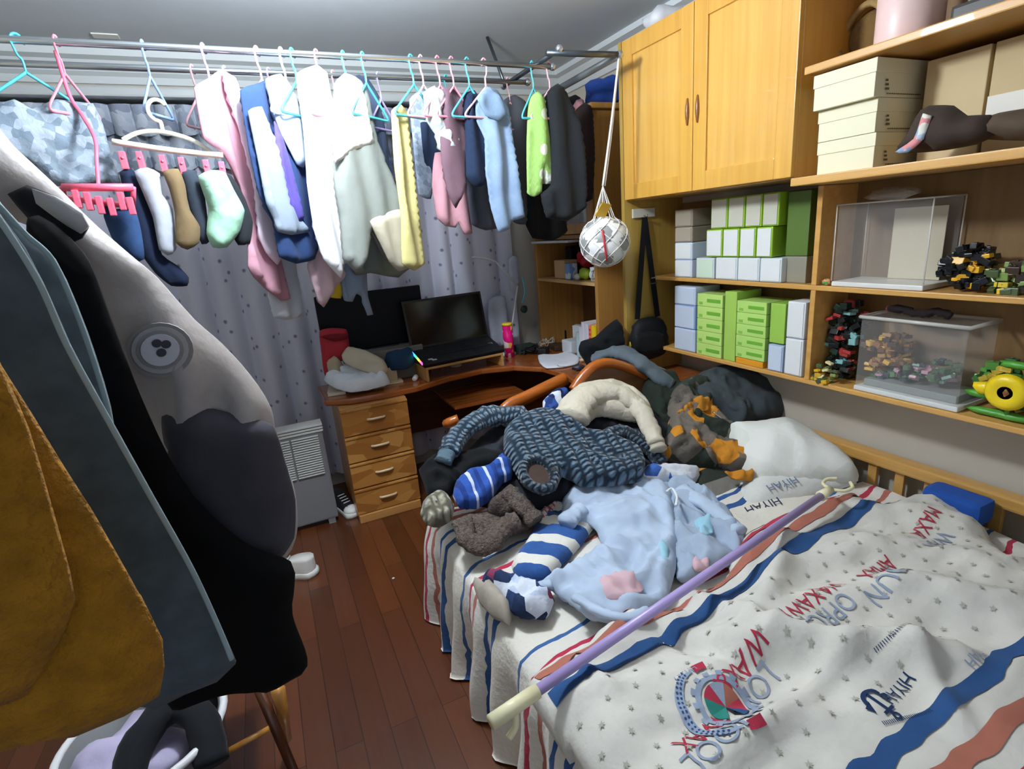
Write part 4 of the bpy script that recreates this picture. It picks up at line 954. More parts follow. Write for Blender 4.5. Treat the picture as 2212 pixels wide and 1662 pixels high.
# white plastic tub with clothes
p = on(330, 1640, 'z', .25)
t = thing('laundry_tub', 'white rimmed plastic tub under the coats', 'tub', (p.x, p.y, 0))
cx, cy, r_ = p.x, p.y, .20
MB().lathe([(0, .0), (r_ * .8, .0), (r_ * .97, .33), (r_ * 1.04, .335), (r_ * 1.04, .348), (r_ * .93, .346), (r_ * .76, .02), (0, .02)], (cx, cy, 0), 40).build('bowl', mat('tub_grey', '6f7072', rough=.5), t)
MB().tube([(cx + r_ * 1.0 * math.cos(a * PI / 20), cy + r_ * 1.0 * math.sin(a * PI / 20), .345) for a in range(40)], .011, 8, closed=True).build('rim', mat('rim_white', 'e4e4e6', rough=.4), t)
o = MB().ball((cx - .04, cy - .02, .29), .13, (1, .9, .55), 20, .5, 3).build('folded_cloth', C('lilac_cloth', 'c7bedd')); tag(o, 'white and lilac cloth lying in the plastic tub', 'cloth')
o = MB().tube(spath([(cx - .02, cy - .19, .3), (cx + .0, cy - .08, .37), (cx + .08, cy - .0, .39), (cx + .15, cy - .06, .37), (cx + .17, cy - .16, .3)], 5), .042, 12, wob=.2).build('dark_strap_bag', C('strap_black', '1c1e22')); tag(o, 'curved black handle bag standing in front of the tub', 'bag')
# ================================================================ THINGS ON THE DESK
DT = DZ
blk = mat('plastic_black', '121316', rough=.4); wht = mat('paper_white', 'dfe3e8', rough=.7)
def block(name, label, cat, a, b, z0, h, dpt, m, rz=0, bev=.006, group=None):
    """box whose front bottom edge runs between pixels a and b at height z0"""
    A = on(*a, 'z', z0) if not isinstance(a, Vector) else a; B = on(*b, 'z', z0) if not isinstance(b, Vector) else b
    d = B - A; L = d.length; an = math.atan2(d.y, d.x)
    M_ = Matrix.Translation(A) @ Matrix.Rotation(an, 4, 'Z')
    o = MB().box((0, 0, 0), (L, dpt, h), bev, M_).build(name, m, None, (A.x, A.y, z0)); return tag(o, label, cat, group)
# dark flat monitor leaning at the back and the grey case below it
t = thing('monitor', 'wide black flat monitor at the back of the desk behind the laptop', 'monitor', (.66, 3.44, DT + .002))
MB().box((.27, 3.45, DT + .20), (.93, 3.475, DT + .56), .008).build('screen', mat('screen_black', '06080c', rough=.5, spec=.2), t)
MB().box((.57, 3.455, DT + .01), (.74, 3.472, DT + .2), .004).box((.5, 3.40, DT + .001), (.81, 3.50, DT + .012), .004).build('stand', blk, t)
o = MB().box((.36, 3.30, DT + .001), (.86, 3.42, DT + .20), .008).build('storage_case', mat('case_taupe', '6c6861', rough=.6)); tag(o, 'long taupe case standing on the desk under the monitor', 'case')
# laptop on a wooden riser
t = thing('laptop_riser', 'low wooden riser carrying the open laptop', 'stand', on(1000, 790, 'z', DT))
A = on(920, 797, 'y', 3.10); B = on(1088, 775, 'y', 3.14); A.z = B.z = DT; d = (B - A); L = d.length; RZ = math.atan2(d.y, d.x); RM = Matrix.Translation(A) @ Matrix.Rotation(RZ, 4, 'Z')
rw = wood('riser_wood', 'c9995a', 'b38448', 'x', 4)
MB().box((0, 0, .075), (L, .24, .09), .003, RM).build('top', rw, t)
MB().box((0, 0, 0.001), (.015, .24, .075), .002, RM).build('side', rw, t)
MB().box((L - .015, 0, 0.001), (L, .24, .075), .002, RM).build('side', rw, t)
RM0 = RM; RM = RM0 @ Matrix.Translation((0, 0, .091)) @ Matrix.Rotation(math.radians(15), 4, 'X') @ Matrix.Translation((0, 0, -.091))
t = thing('laptop', 'open black laptop with a rainbow light strip on its edge', 'laptop', RM @ Vector((L / 2, .12, .091)))
MB().box((-.01, .0, .091), (L + .01, .24, .113), .004, RM).build('base', blk, t)
mb = MB()
for r in range(5):
    for c in range(15): mb.box((.03 + c * (L - .05) / 15, .10 + r * .026, .1132), (.03 + (c + .82) * (L - .05) / 15, .122 + r * .026, .1152), .001, RM)
mb.build('keyboard', mat('key_black', '1c1d21', rough=.5), t)
MB().box((L * .36, .015, .113), (L * .64, .085, .1138), 0, RM).build('touchpad', mat('pad_grey', '232428', rough=.3), t)
SM = RM @ Matrix.Translation((0, .235, .11)) @ Matrix.Rotation(math.radians(-27), 4, 'X')
scr = MB().box((-.01, -.008, 0), (L + .01, .0, .31), .004, SM).build('lid', blk, t)
MB().box((.005, -.0095, .015), (L - .005, -.0085, .295), 0, SM).build('screen', mat('screen_glossy', '070a0f', rough=.12), scr)
for k, c in enumerate(('6a5cff', '3c8cff', '2fd6e8', '45e36a', 'e6e64a', 'ff7a3c', 'ff45b8')):
    MB().box((-.0135, .22 - k * .028 - .026, .1), (-.0085, .22 - k * .028, .1142), 0, RM).build('light_strip', mat('glow_' + c, c, emis=2.5), t)
for (x, y) in ((.04, .05), (.06, .035), (L - .05, .11)):
    MB().box((x, y, .1131), (x + .03, y + .016, .1138), 0, RM).build('sticker', mat('sticker_pale', 'c8ccc4'), t)
MB().box((.02, .19, .0905), (.06, .21, .138), .003, RM0).box((L - .06, .19, .0905), (L - .02, .21, .138), .003, RM0).build('rear_foot', blk, t)
# things left of the laptop
def lump(name, label, cat, px, z, m, T=.04, h=.0, amp=.012, freq=9, fold='c', tilt=0, seed=1, edge=.04, res=.02, back=.01, n=None, group=None, lab=None):
    """soft thing lying on a level (or tilted) surface; px = outline in the picture plane of that surface"""
    p0 = on(px[0][0], px[0][1], 'z', z) if not isinstance(z, Vector) else z
    nn = Vector((0, -math.sin(tilt), math.cos(tilt))) if n is None else Vector(n).normalized()
    ex = Vector((1, 0, 0)); ex = (ex - nn * ex.dot(nn)).normalized(); ey = nn.cross(ex)
    L_ = pxloop(px, p0, nn)
    mb = MB(); puff(mb, L_, p0, ex, ey, T, edge, fold, amp, freq, seed, res, back)
    o = mb.build(name, m); 
    if label: tag(o, label, cat, group)
    return o
A_ = on(700, 832, 'z', DT + .001)
t = thing('red_bag', 'red zipped pouch bag at the left end of the desk', 'bag', on(725, 800, 'z', DT))
p0 = Vector((on(690, 790, 'z', DT).x, 3.36, DT)); 
puff(MB(), pxloop([(690, 716), (715, 709), (748, 712), (754, 740), (760, 790), (735, 812), (702, 812), (694, 760)], p0, (0, -1, 0)), p0, (1, 0, 0), (0, 0, 1), .035, .04, 'h', .005, 6, 2, .02).build('pouch', C('bag_red', 'b5303c', rough=.6), t)
puff(MB(), pxloop([(692, 728), (722, 738), (752, 732), (752, 722), (715, 722)], p0 + Vector((0, -.04, 0)), (0, -1, 0)), p0 + Vector((0, -.04, 0)), (1, 0, 0), (0, 0, 1), .006, .02, 'h', .002, 6, 2, .02).build('flap', C('bag_red_dark', '7c1f2a'), t)
A = on(715, 850, 'z', DT); 
def book(name, label, cat, a, b, z0, h, dpt, cover, bev=.002, group=None):
    A = on(*a, 'z', z0); B = on(*b, 'z', z0); d = B - A; L = d.length; M_ = Matrix.Translation(A) @ Matrix.Rotation(math.atan2(d.y, d.x), 4, 'Z')
    t = thing(name, label, cat, A, 0, group)
    MB().box((0, 0, 0), (L, dpt, h * .18), bev, M_).box((0, 0, h * .82), (L, dpt, h), bev, M_).box((0, dpt - .004, 0), (L, dpt, h), bev, M_).build('cover', cover, t)
    MB().box((.003, .003, h * .17), (L - .003, dpt - .003, h * .83), 0, M_).build('pages', mat('pages', 'e3dcc9', rough=.8), t); return t
book('book', 'thick cream book lying flattest at the left desk corner', 'book', (708, 858), (748, 852), DT + .001, .022, .2, mat('cover_cream', 'cfc7b2'))
book('booklet', 'thin beige booklet on the front edge of the desk right of the plastic bag', 'book', (808, 838), (872, 826), DT + .001, .012, .09, mat('cover_beige', 'd4c39c'))
lump('plastic_bag', 'crumpled translucent white plastic bag lying on the books', 'plastic bag', [(700, 822), (722, 800), (765, 792), (800, 800), (835, 815), (842, 830), (800, 842), (760, 848), (725, 840)], Vector((.3, 3.10, DT + .03)), mat('bag_plastic', 'dfe6ee', rough=.25, bump=.4, bscale=30), T=.05, amp=.016, freq=14, n=(0, -.3, .95))
lump('paper_packet', 'beige printed paper packet slanting above the plastic bag', 'packet', [(738, 768), (752, 750), (790, 758), (828, 778), (838, 800), (822, 812), (780, 800), (745, 785)], Vector((.4, 3.12, DT + .07)), C('packet_beige', 'cbc1aa', rough=.6, bump=.15), T=.016, amp=.006, freq=8, n=(0, -.7, .7), edge=.012)
lump('crumpled_paper', 'crumpled tan paper between the red pouch and the packet', 'paper', [(706, 785), (722, 768), (742, 790), (735, 812), (712, 808)], Vector((.3, 3.2, DT + .06)), C('paper_tan', 'b9ab8f', bump=.2), T=.03, amp=.014, freq=20, n=(0, -.7, .7))
block('paper_sheet', 'small tan paper card propped behind the dark blue cloth', 'paper', Vector((.56, 3.22, DT)), Vector((.66, 3.24, DT)), DT + .001, .10, .012, mat('card_tan', 'b6a888'))
lump('blue_cloth', 'dark blue folded cloth left of the laptop', 'cloth', [(828, 775), (850, 765), (890, 760), (898, 780), (880, 797), (842, 800)], Vector((.75, 3.16, DT + .04)), C('cloth_blue', '24405e'), T=.05, amp=.014, n=(0, -.5, .85))
lump('red_cloth', 'dark red folded pouch in front of the blue cloth', 'pouch', [(835, 802), (860, 796), (888, 790), (898, 800), (880, 815), (842, 818)], DT + .002, C('cloth_red', '8e1c2b'), T=.04, amp=.01)
lump('black_pouch', 'black soft pouch between the red pouch and the laptop riser', 'pouch', [(895, 790), (915, 785), (930, 795), (925, 812), (905, 815), (893, 805)], DT + .002, C('pouch_black', '15161a'), T=.05, amp=.01)
c = on(898, 822, 'z', DT)
t = thing('glue_bottle', 'small white bottle lying near the front edge of the desk', 'bottle', (c.x, c.y, DT))
BM_ = Matrix.Translation((c.x, c.y, DT + .017)) @ Matrix.Rotation(math.radians(65), 4, 'Z') @ Matrix.Rotation(PI / 2, 4, 'Y')
def xf(mb, Mx): mb.v = [Mx @ v for v in mb.v]; return mb
xf(MB().lathe([(0, -.035), (.014, -.034), (.016, -.02), (.016, .02), (.009, .032), (.009, .036), (0, .036)], n=18), BM_).build('body', mat('bottle_white', 'e9ecec', rough=.35), t)
xf(MB().lathe([(0, .036), (.008, .036), (.006, .055), (0, .056)], n=14), BM_).build('cap', mat('cap_white', 'f0f0f0', rough=.35), t)
c = on(985, 792, 'z', DT); o = MB().lathe([(0, 0), (.036, .001), (.04, .006), (.036, .01), (0, .008)], (c.x, c.y, DT + .001), 24).build('white_disc', mat('disc_cream', 'dcd2bf', rough=.5)); tag(o, 'flat cream round coaster on the desk before the laptop riser', 'coaster')
# can of chips
c = on(1101, 771, 'z', DT)
t = thing('snack_can', 'tall pink snack can with a yellow lid beside the laptop', 'can', (c.x, c.y, DT))
MB().lathe([(0, .001), (.036, .001), (.036, .225), (0, .225)], (c.x, c.y, DT), 24).build('tube', cells('can_pink', ['e2187a', 'e2187a', 'f2e0d0', 'd9126e', 'f3b64a', 'e2187a'], scale=30, rough=.35), t)
MB().lathe([(0, .2255), (.038, .2255), (.038, .238), (.034, .242), (0, .242)], (c.x, c.y, DT), 24).build('lid', mat('lid_yellow', 'f0cf2f', rough=.35), t)
# loose clutter right of the can
rnd = random.Random(3)
def knot(name, label, cat, px, m, r=.004, n=26, sp=.07, h=.05):
    c = on(*px, 'z', DT + .015); pts = [c + Vector((rnd.uniform(-sp, sp), rnd.uniform(-sp * .7, sp * .7), rnd.uniform(-.008, h))) for _ in range(n)]
    o = MB().tube(spath(pts, 5), r, 6).build(name, m); return tag(o, label, cat)
knot('cable', 'tangled black cable on the desk right of the snack can', 'cable', (1150, 762), blk)
knot('cable', 'thin tangled white cable near the black one', 'cable', (1180, 748), mat('cable_white', 'd8dcd8', rough=.4), .0025, 18, .07, .06)
for i, (px, lb, c_, s) in enumerate((((1135, 762), 'dark green flat box under the cables', '243830', (.07, .05, .03)), ((1175, 766), 'black charger brick between the cables', '141518', (.045, .03, .025)), ((1205, 755), 'brown wallet beside the white box', '40301f', (.06, .045, .02)), ((1218, 740), 'small black star shaped ornament near the books', '0e0f11', (.03, .02, .05)))):
    c = on(*px, 'z', DT); o = MB().box((-s[0], -s[1], 0.001), (s[0], s[1], s[2] * 2), .008, Matrix.Translation(c) @ Matrix.Rotation(i * .7, 4, 'Z')).build(('storage_box', 'charger', 'wallet', 'ornament')[i], mat('clutter_%d' % i, c_, rough=.5)); tag(o, lb, ('box', 'charger', 'wallet', 'ornament')[i])
lump('drawn_paper', 'white sheet of paper with a curved pencil line on the desk', 'paper', [(1163, 768), (1200, 768), (1228, 760), (1250, 772), (1248, 786), (1215, 794), (1180, 796), (1166, 785)], DT + .006, mat('sheet', 'e3e7f0', rough=.7), T=.006, amp=.006, freq=6, back=.002)
pp = [on(x, y, 'z', DT + .018) for x, y in ((1198, 768), (1196, 778), (1205, 790), (1222, 792))]
bpy.data.objects['drawn_paper']
o = MB().tube(spath(pp, 5), .0012, 5).build('pencil_line', blk); tag(o, 'thin dark wire curved over the white sheet', 'wire')
block('white_box', 'upright white box standing in front of the books', 'box', (1238, 750), (1272, 752), DT + .001, .16, .06, wht)
for i, (px, lb, col, r_) in enumerate((((1262, 782), 'tan crumpled wrapper at the desk bend', 'd9b98f', .025), ((1250, 800), 'dark crumpled wrapper on the desk bend', '38353f', .03), ((1266, 806), 'grey and white crumpled packet at the desk bend', 'b9bcc0', .022))):
    c = on(*px, 'z', DT); o = MB().ball((c.x, c.y, DT + r_ * .6), r_, (1.3, 1, .6), 12, .7, i).build('wrapper', mat('wrap_%d' % i, col, rough=.4)); tag(o, lb, 'wrapper')
# books in the hutch
by = 3.02
t0 = None
for i, (w_, h_, dp, col, lb) in enumerate(((.035, .17, .2, 'bfd6d8', 'pale teal book leftmost of the row in the hutch'), (.03, .21, .2, 'dfe4ea', 'white book beside the pale teal one'), (.03, .245, .2, 'e9e4ee', 'tall white book in the middle of the row'), (.05, .24, .2, 'd9dbe6', 'tall lilac white book left of the orange one'), (.035, .235, .2, 'ef8a62', 'coral orange book with red lettering'), (.042, .235, .2, 'f2d412', 'bright yellow book rightmost of the row'))):
    t = thing('book', lb, 'book', (1.87, by - w_ / 2, DT + .001), 0, None)
    y0_, y1_ = by - w_, by
    MB().box((1.83, y0_, DT + .001), (1.85, y1_, DT + h_), .003).box((1.85, y0_, DT + .001), (2.02, y0_ + .003, DT + h_)).box((1.85, y1_ - .003, DT + .001), (2.02, y1_, DT + h_)).build('cover', mat('book_' + col, col, rough=.5), t)
    MB().box((1.85, y0_ + .003, DT + .004), (2.015, y1_ - .003, DT + h_ - .004)).build('pages', mat('pages', 'e3dcc9'), t)
    if i == 4:
        mb = MB()
        for k in range(7): mb.box((1.8285, y0_ + .008, DT + .03 + k * .028), (1.8299, y1_ - .010, DT + .045 + k * .028))
        mb.build('lettering', mat('letter_red', 'd03a3a'), t)
    by -= w_ + .002
o = MB().box((1.83, 3.10, DT + .001), (1.99, 3.22, DT + .09), .01).build('paper_stack', wht); tag(o, 'stack of white paper left of the books in the hutch', 'paper')
# hutch shelf
sz = 1.262
def hs(y, x=1.86): return (x, y, sz)
o = MB().box((1.84, 3.14, sz), (1.94, 3.28, sz + .12), .003).build('carton', mat('carton_tan', 'c9a67a', rough=.7)); tag(o, 'small tan cardboard carton on the hutch shelf', 'carton')
o = MB().box((1.835, 3.075, sz), (1.90, 3.13, sz + .10), .006).build('white_carton', cells('carton_blue', ['dbe4f0', '7fa6dc', 'e8edf2'], scale=25)); tag(o, 'blue and white packet right of the tan carton', 'packet')
t = thing('toy_rooster', 'red toy with fins behind the packet on the hutch shelf', 'toy', (1.95, 3.05, sz))
red = mat('toy_red', 'd3222f', rough=.4)
MB().ball((1.95, 3.04, sz + .11), .045, (1, 1.1, 1.0), 12, .3, 2).build('body', red, t)
MB().prism([(-.03, 0), (.02, 0), (.03, .05), (0, .07), (-.04, .06)], (1.93, 3.10, sz + .10), (0, 1, 0), (0, 0, 1), .012).build('fin', red, t)
MB().cyl((1.95, 3.04, sz + .001), (1.95, 3.04, sz + .09), .018, 10).build('stand', blk, t)
o = MB().ball((1.88, 2.96, sz + .038), .036, (1.0, 1.4, 1.0), 14, .4, 5).build('toy_frog', mat('toy_lime', 'a9c738', rough=.4)); tag(o, 'lime green rounded toy on the hutch shelf', 'toy')
o = MB().ball((1.85, 3.0, sz + .02), .02, (1.0, 1.5, .9), 12, .4, 8).build('pebble', mat('pebble_white', 'dadccf', rough=.5)); tag(o, 'small white pebble before the lime toy', 'pebble')
t = thing('mug', 'white mug at the right end of the hutch shelf', 'mug', (1.86, 2.80, sz))
MB().lathe([(0, .001), (.034, .001), (.037, .085), (.033, .085), (.03, .01), (0, .01)], (1.86, 2.80, sz), 20).build('cup', mat('mug_white', 'd9dee2', rough=.3), t)
MB().tube(spath([(1.83, 2.78, sz + .07), (1.80, 2.77, sz + .06), (1.80, 2.77, sz + .03), (1.83, 2.78, sz + .02)], 4), .005, 8).build('handle', mat('mug_white', 'd9dee2'), t)
for i, (y, h_, c_) in enumerate(((3.36, .2, '17181b'), (2.90, .13, '221d22'), (3.20, .22, '101216'))):
    o = MB().box((2.0, y - .04, sz), (2.12, y + .04, sz + h_), .012).build('dark_box', mat('darkbox_%d' % i, c_)); tag(o, ('black box in the left corner of the hutch shelf', 'dark plum box behind the lime toy', 'tall black box behind the tan carton')[i], 'box')
# thin tray sticking out above the shelf
o = MB().box((1.76, 2.95, 1.50), (2.1, 3.45, 1.515), .004).build('tray', mat('tray_white', 'c9ccd0', rough=.4)); tag(o, 'pale thin tray resting below the glass doors of the hutch', 'tray')
o.location.z = 1.50 - .0
# things on top of the hutch
o = MB().ball((1.95, 2.62 + .16, 2.232 + .075), .11, (1.0, 1.2, .7), 18, .35, 3).build('blue_bundle', C('bundle_blue', '2c4fa0')); tag(o, 'royal blue bundle lying on top of the hutch', 'bundle')
o = MB().ball((1.86, 2.99, 2.232 + .05), .06, (1.0, 1.1, .8), 14, .35, 6).build('dark_bundle', C('bundle_dark', '2b2628')); tag(o, 'dark round bundle on top of the hutch left of the blue one', 'bundle')
o = MB().ball((1.84, 2.88, 2.232 + .03), .03, (1.0, 1.1, .9), 12, .35, 6).build('pink_ball', mat('ball_pink', 'd89aa0')); tag(o, 'small pale pink ball between the bundles on the hutch', 'ball')
# desk lamp with a swing arm and hooks on the curtain side
t = thing('desk_lamp', 'white swing arm desk lamp standing at the back of the desk', 'lamp', (1.45, 3.38, DT))
lw = mat('lamp_body', 'd3d7d8', rough=.35); a0 = Vector((1.50, 3.42, DT + .001))
h0 = on(1020, 556, 'y', 3.38); h1 = on(1072, 566, 'y', 3.38); k1 = on(1118, 618, 'y', 3.40)
MB().tube(spath([h0, (h0 + h1) / 2 + Vector((0, 0, .008)), h1], 6), [.009] + [.014] * 11 + [.012], 10, flat=.5).build('lamp_head', lw, t)
MB().tube([h1, k1], .006, 8).tube([k1, a0], .006, 8).build('arm', lw, t)
MB().lathe([(0, 0), (.06, 0), (.06, .015), (.02, .02), (0, .02)], a0, 24).build('base', lw, t)
t = thing('teal_key_cord', 'teal cord with a dark pendant hanging on the curtain', 'cord', on(1132, 665, 'y', 3.46))
MB().tube(spath([on(1128, 600, 'y', 3.5), on(1134, 630, 'y', 3.46), on(1128, 655, 'y', 3.46)], 5), .006, 8).build('cord', hc['teal'], t)
MB().ball(on(1132, 668, 'y', 3.46), .028, (1, .5, 1), 12, .3, 2).build('pendant', mat('pendant_green', '16352f', rough=.4), t)
# the curtained corner: pale cloths
for i, (px, lb) in enumerate((([(1055, 650), (1090, 640), (1098, 700), (1092, 745), (1060, 740)], 'white cloth pinned to the curtain above the snack can'), ([(1098, 560), (1118, 555), (1122, 620), (1105, 630)], 'narrow pale cloth hanging left of the teal cord'))):
    p0 = Vector((1.6, 3.50, 1.0)); o = puff(MB(), pxloop(px, p0, (0, -1, 0)), p0, (1, 0, 0), (0, 0, 1), .004, .01, 'v', .008, 9, i, .03).build('hanging_cloth', C('cloth_pale', 'bcc4d4')); tag(o, lb, 'cloth')
# ================================================================ BALL IN ITS NET, BAG ON THE PANEL
yb_ = 2.245; xb_ = 1.61; cb = on(1306, 522, 'y', yb_); cb.x = on(1306, 522, 'y', yb_).x; rb = .118
t = thing('football', 'white and grey football hanging in a white string net', 'ball', cb)
bmx = bmesh.new(); bmesh.ops.create_icosphere(bmx, subdivisions=4, radius=rb)
ico = bmesh.new(); bmesh.ops.create_icosphere(ico, subdivisions=1, radius=1); dirs = [v.co.normalized() for v in ico.verts]; ico.free()
rot = Matrix.Rotation(.5, 3, 'X') @ Matrix.Rotation(.3, 3, 'Y')
mb = MB(); vs = []
for v in bmx.verts:
    d = v.co.normalized(); k = max(d.dot(rot @ q) for q in dirs); vs.append(cb + d * (rb - (.0018 if abs(k - .932) < .012 else 0)))
mb.add(vs, [[v.index for v in f.verts] for f in bmx.faces]); 
mb.mi = [1 if max((f.calc_center_median().normalized()).dot(rot @ q) for q in dirs) > .935 else 0 for f in bmx.faces]; bmx.free()
mb.build('ball', [mat('ball_white', 'e6e7e6', rough=.4), mat('ball_patch', '8f9290', rough=.4)], t)
t = thing('string_net', 'white string net with a long cord holding the football', 'net', cb)
nm = mat('net_white', 'e4e2dc', rough=.7); mb = MB(); top = cb + Vector((0, 0, .255))
for k in range(8):
    for sgn in (1, -1):
        pts = []
        for j in range(13):
            th = PI - PI * .86 * j / 12; a = 2 * PI * k / 8 + sgn * j * .26
            pts.append(cb + Vector((math.sin(th) * math.cos(a), math.sin(th) * math.sin(a), math.cos(th))) * (rb + .003))
        pts += [pts[-1].lerp(top, .5) , top]
        mb.tube(spath(pts, 2), .0022, 5)
mb.build('netting', nm, t)
ctop = Vector((1.655, 2.245, ZR - .012)); MB().tube(spath([top, top.lerp(ctop, .5) + Vector((.003, 0, 0)), ctop], 5), .0055, 8).tube(spath([top + Vector((.012, 0, 0)), top.lerp(ctop, .5) + Vector((.012, 0, 0)), ctop], 4), .003, 6).build('cord', nm, t)
yl = mat('tag_yellow', 'd9a92a', rough=.5); MB().prism([(-.06, -.02), (.0, -.03), (.02, .03), (-.035, .045)], cb + Vector((-.02, -.05, .14)), (1, 0, 0), (0, -.5, 1), .004).build('yellow_tag', yl, t)
rd = mat('net_red', 'c9303a', rough=.6)
pts = [cb + Vector((math.sin(PI * (.35 + .4 * j / 8)) * math.cos(-2.25 + j * .02), math.sin(PI * (.35 + .4 * j / 8)) * math.sin(-2.25 + j * .02), math.cos(PI * (.35 + .4 * j / 8)))) * (rb + .006) for j in range(9)]
MB().tube(spath(pts, 2), .0048, 6).build('red_strand', rd, t)
yp = 2.418
t = thing('shoulder_bag', 'small black shoulder bag hanging by its strap from the wooden board', 'bag', on(1400, 775, 'y', yp - .03))
bk = C('bag_black', '15171a', rough=.6, bump=.2)
p0 = Vector((1.9, yp - .04, 1.0))
puff(MB(), pxloop([(1368, 705), (1380, 690), (1410, 684), (1432, 692), (1442, 740), (1428, 768), (1395, 778), (1368, 765), (1362, 735)], p0, (0, -1, 0)), p0, (1, 0, 0), (0, 0, 1), .035, .03, 'c', .003, 5, 4, .02).build('body', bk, t)
p1 = p0 + Vector((0, -.036, 0)); puff(MB(), pxloop([(1372, 725), (1400, 715), (1432, 722), (1434, 745), (1422, 760), (1390, 766), (1372, 755)], p1, (0, -1, 0)), p1, (1, 0, 0), (0, 0, 1), .010, .02, 'c', .002, 5, 4, .015).build('pocket', bk, t)
hk = on(1393, 470, 'y', yp - .012)
def strap(a, b):
    d = (b - a); sdv = Vector((d.z, 0, -d.x)).normalized() * .017; return [a - sdv, a + sdv, b + sdv, b - sdv]
for e in ((1377, 690), (1421, 684)):
    q = strap(hk, on(*e, 'y', yp - .02)); MB().add([p for p in q] + [p + Vector((0, .003, 0)) for p in q], [[0, 1, 2, 3], [7, 6, 5, 4], [0, 4, 5, 1], [1, 5, 6, 2], [2, 6, 7, 3], [3, 7, 4, 0]], smooth=False).build('strap', bk, t)
for z_ in (600, 612): c = on(1413, z_, 'y', yp - .024); MB().box((c.x - .02, yp - .026, c.z - .003), (c.x + .02, yp - .023, c.z + .003)).build('buckle', m_steel, t)
a = on(1366, 452, 'y', yp); b = on(1414, 468, 'y', yp)
t = thing('wall_hook', 'white adhesive hook plate on the wooden board above the bag', 'hook', on(1390, 468, 'y', yp))
MB().box((a.x, yp - .004, b.z), (b.x, yp + .006, a.z), .003).build('plate', mat('plate_white', 'c9c6b8', rough=.4), t)
MB().tube([(hk.x, yp, hk.z + .01), (hk.x, yp - .03, hk.z + .004), (hk.x, yp - .032, hk.z + .016)], .004, 8).build('peg', m_steel, t)
c = on(1364, 745, 'y', yp - .03); o = MB().ball(c, .022, (.8, .5, 1.2), 12, .6, 4).build('yellow_charm', mat('charm_yellow', 'e8c61c', rough=.4)); tag(o, 'bright yellow figure dangling beside the black shoulder bag', 'charm')
# ================================================================ SHELF CONTENTS
def sbox(name, label, cat, y0_, y1_, z0, z1, x0_, dep, m, bev=.003, group=None, parts=None, rz=0):
    t = thing(name, label, cat, (x0_ + dep / 2, (y0_ + y1_) / 2, z0), 0, group) if parts else None
    mb = MB().box((x0_, y0_, z0), (x0_ + dep, y1_, z1), bev)
    if not parts:
        o = mb.build(name, m); return tag(o, label, cat, group)
    mb.build('box', m, t)
    for nm, a, b, mm in parts: MB().box(a, b).build(nm, mm, t)
    return t
def yz(px, py, x): p = on(px, py, 'x', x); return p.y, p.z
# top shelf
c = on(1962, 70, 'x', 1.93); ZT = 2.051
t = thing('pink_canister', 'tall pale pink canister on the top shelf', 'canister', (1.93, c.y, ZT))
MB().lathe([(0, 0), (.085, 0), (.088, .01), (.088, .27), (0, .27)], (1.93, c.y, ZT), 32).build('body', mat('canister_pink', 'e6c6c0', rough=.4), t)
MB().lathe([(0, .2705), (.092, .2705), (.092, .30), (.085, .308), (0, .308)], (1.93, c.y, ZT), 32).build('lid', mat('canister_lid', 'e9d8d2', rough=.4), t)
y_, z_ = yz(1860, 90, 2.02); t = thing('wicker_hoop', 'round woven wicker basket standing left of the pink canister', 'basket', (2.02, y_, ZT))
MB().tube([(2.03 + .02 * math.sin(a * PI / 8), y_ + .0 + .085 * math.cos(a * PI / 16), ZT + .1 + .088 * math.sin(a * PI / 16)) for a in range(32)], .012, 8, closed=True).build('rim', C('wicker', 'a88b58', bump=.8), t)
MB().lathe([(0, 0), (.06, .0), (.082, .03), (.084, .036), (.055, .012), (0, .01)], (2.045, y_, ZT + .1), 24, 'x').build('bowl', C('wicker_dark', '7d6238', bump=.8), t)
y0_, _ = yz(2050, 40, 1.86); sbox('dark_case', 'flat dark case lying right of the pink canister', 'case', y0_ - .42, y0_, ZT, ZT + .045, 1.86, .28, mat('case_dark', '2c2a26', rough=.5), .01)
sbox('flat_carton', 'flat greenish carton lying on the dark case', 'carton', y0_ - .40, y0_ - .03, ZT + .046, ZT + .12, 1.88, .25, mat('carton_olive', '8c8a6e', rough=.6))
# second shelf: three cream shoe boxes, big cartons behind, a dark cap
ZS = 1.701; cream = mat('carton_cream', 'e6e0bf', rough=.6); creamd = mat('carton_side', 'd8cfa9', rough=.6); ink = mat('ink_brown', '6a5a36')
cy0 = 1.375
for i, (lab_, z0, z1, off, w_) in enumerate((('cream shoe box lowest in the stack of three', ZS, ZS + .105, .03, .20), ('cream shoe box in the middle of the stack', ZS + .106, ZS + .205, .025, .20), ('cream shoe box on top of the stack sticking out', ZS + .206, ZS + .315, .0, .21))):
    yA = cy0 - off * .3
    t = thing('shoe_box', lab_, 'box', (1.93, yA - w_ / 2, z0), 0, None); x_ = 1.81 + off
    MB().box((x_ + .003, yA - w_ + .003, z0), (x_ + .26, yA - .003, z1 - .03), .002).build('box', cream, t)
    MB().box((x_, yA - w_, z1 - .04), (x_ + .263, yA, z1), .002).build('lid', cream, t)
    mb = MB()
    for k in range(3): mb.box((x_ + .05, yA - w_ - .0012, z0 + .02 + k * .012), (x_ + .068 - k * .004, yA - w_ - .0002, z0 + .026 + k * .012))
    for k in range(16): mb.box((x_ + .06 + k * .011, yA - w_ - .0012, z0 + .008), (x_ + .067 + k * .011, yA - w_ - .0002, z0 + .011))
    mb.build('print', ink, t)
tan = mat('carton_kraft', 'cfb98c', rough=.7)
sbox('large_carton', 'large kraft carton behind the dark cap on the second shelf', 'carton', .965, 1.13, ZS, ZS + .30, 2.0, .17, tan)
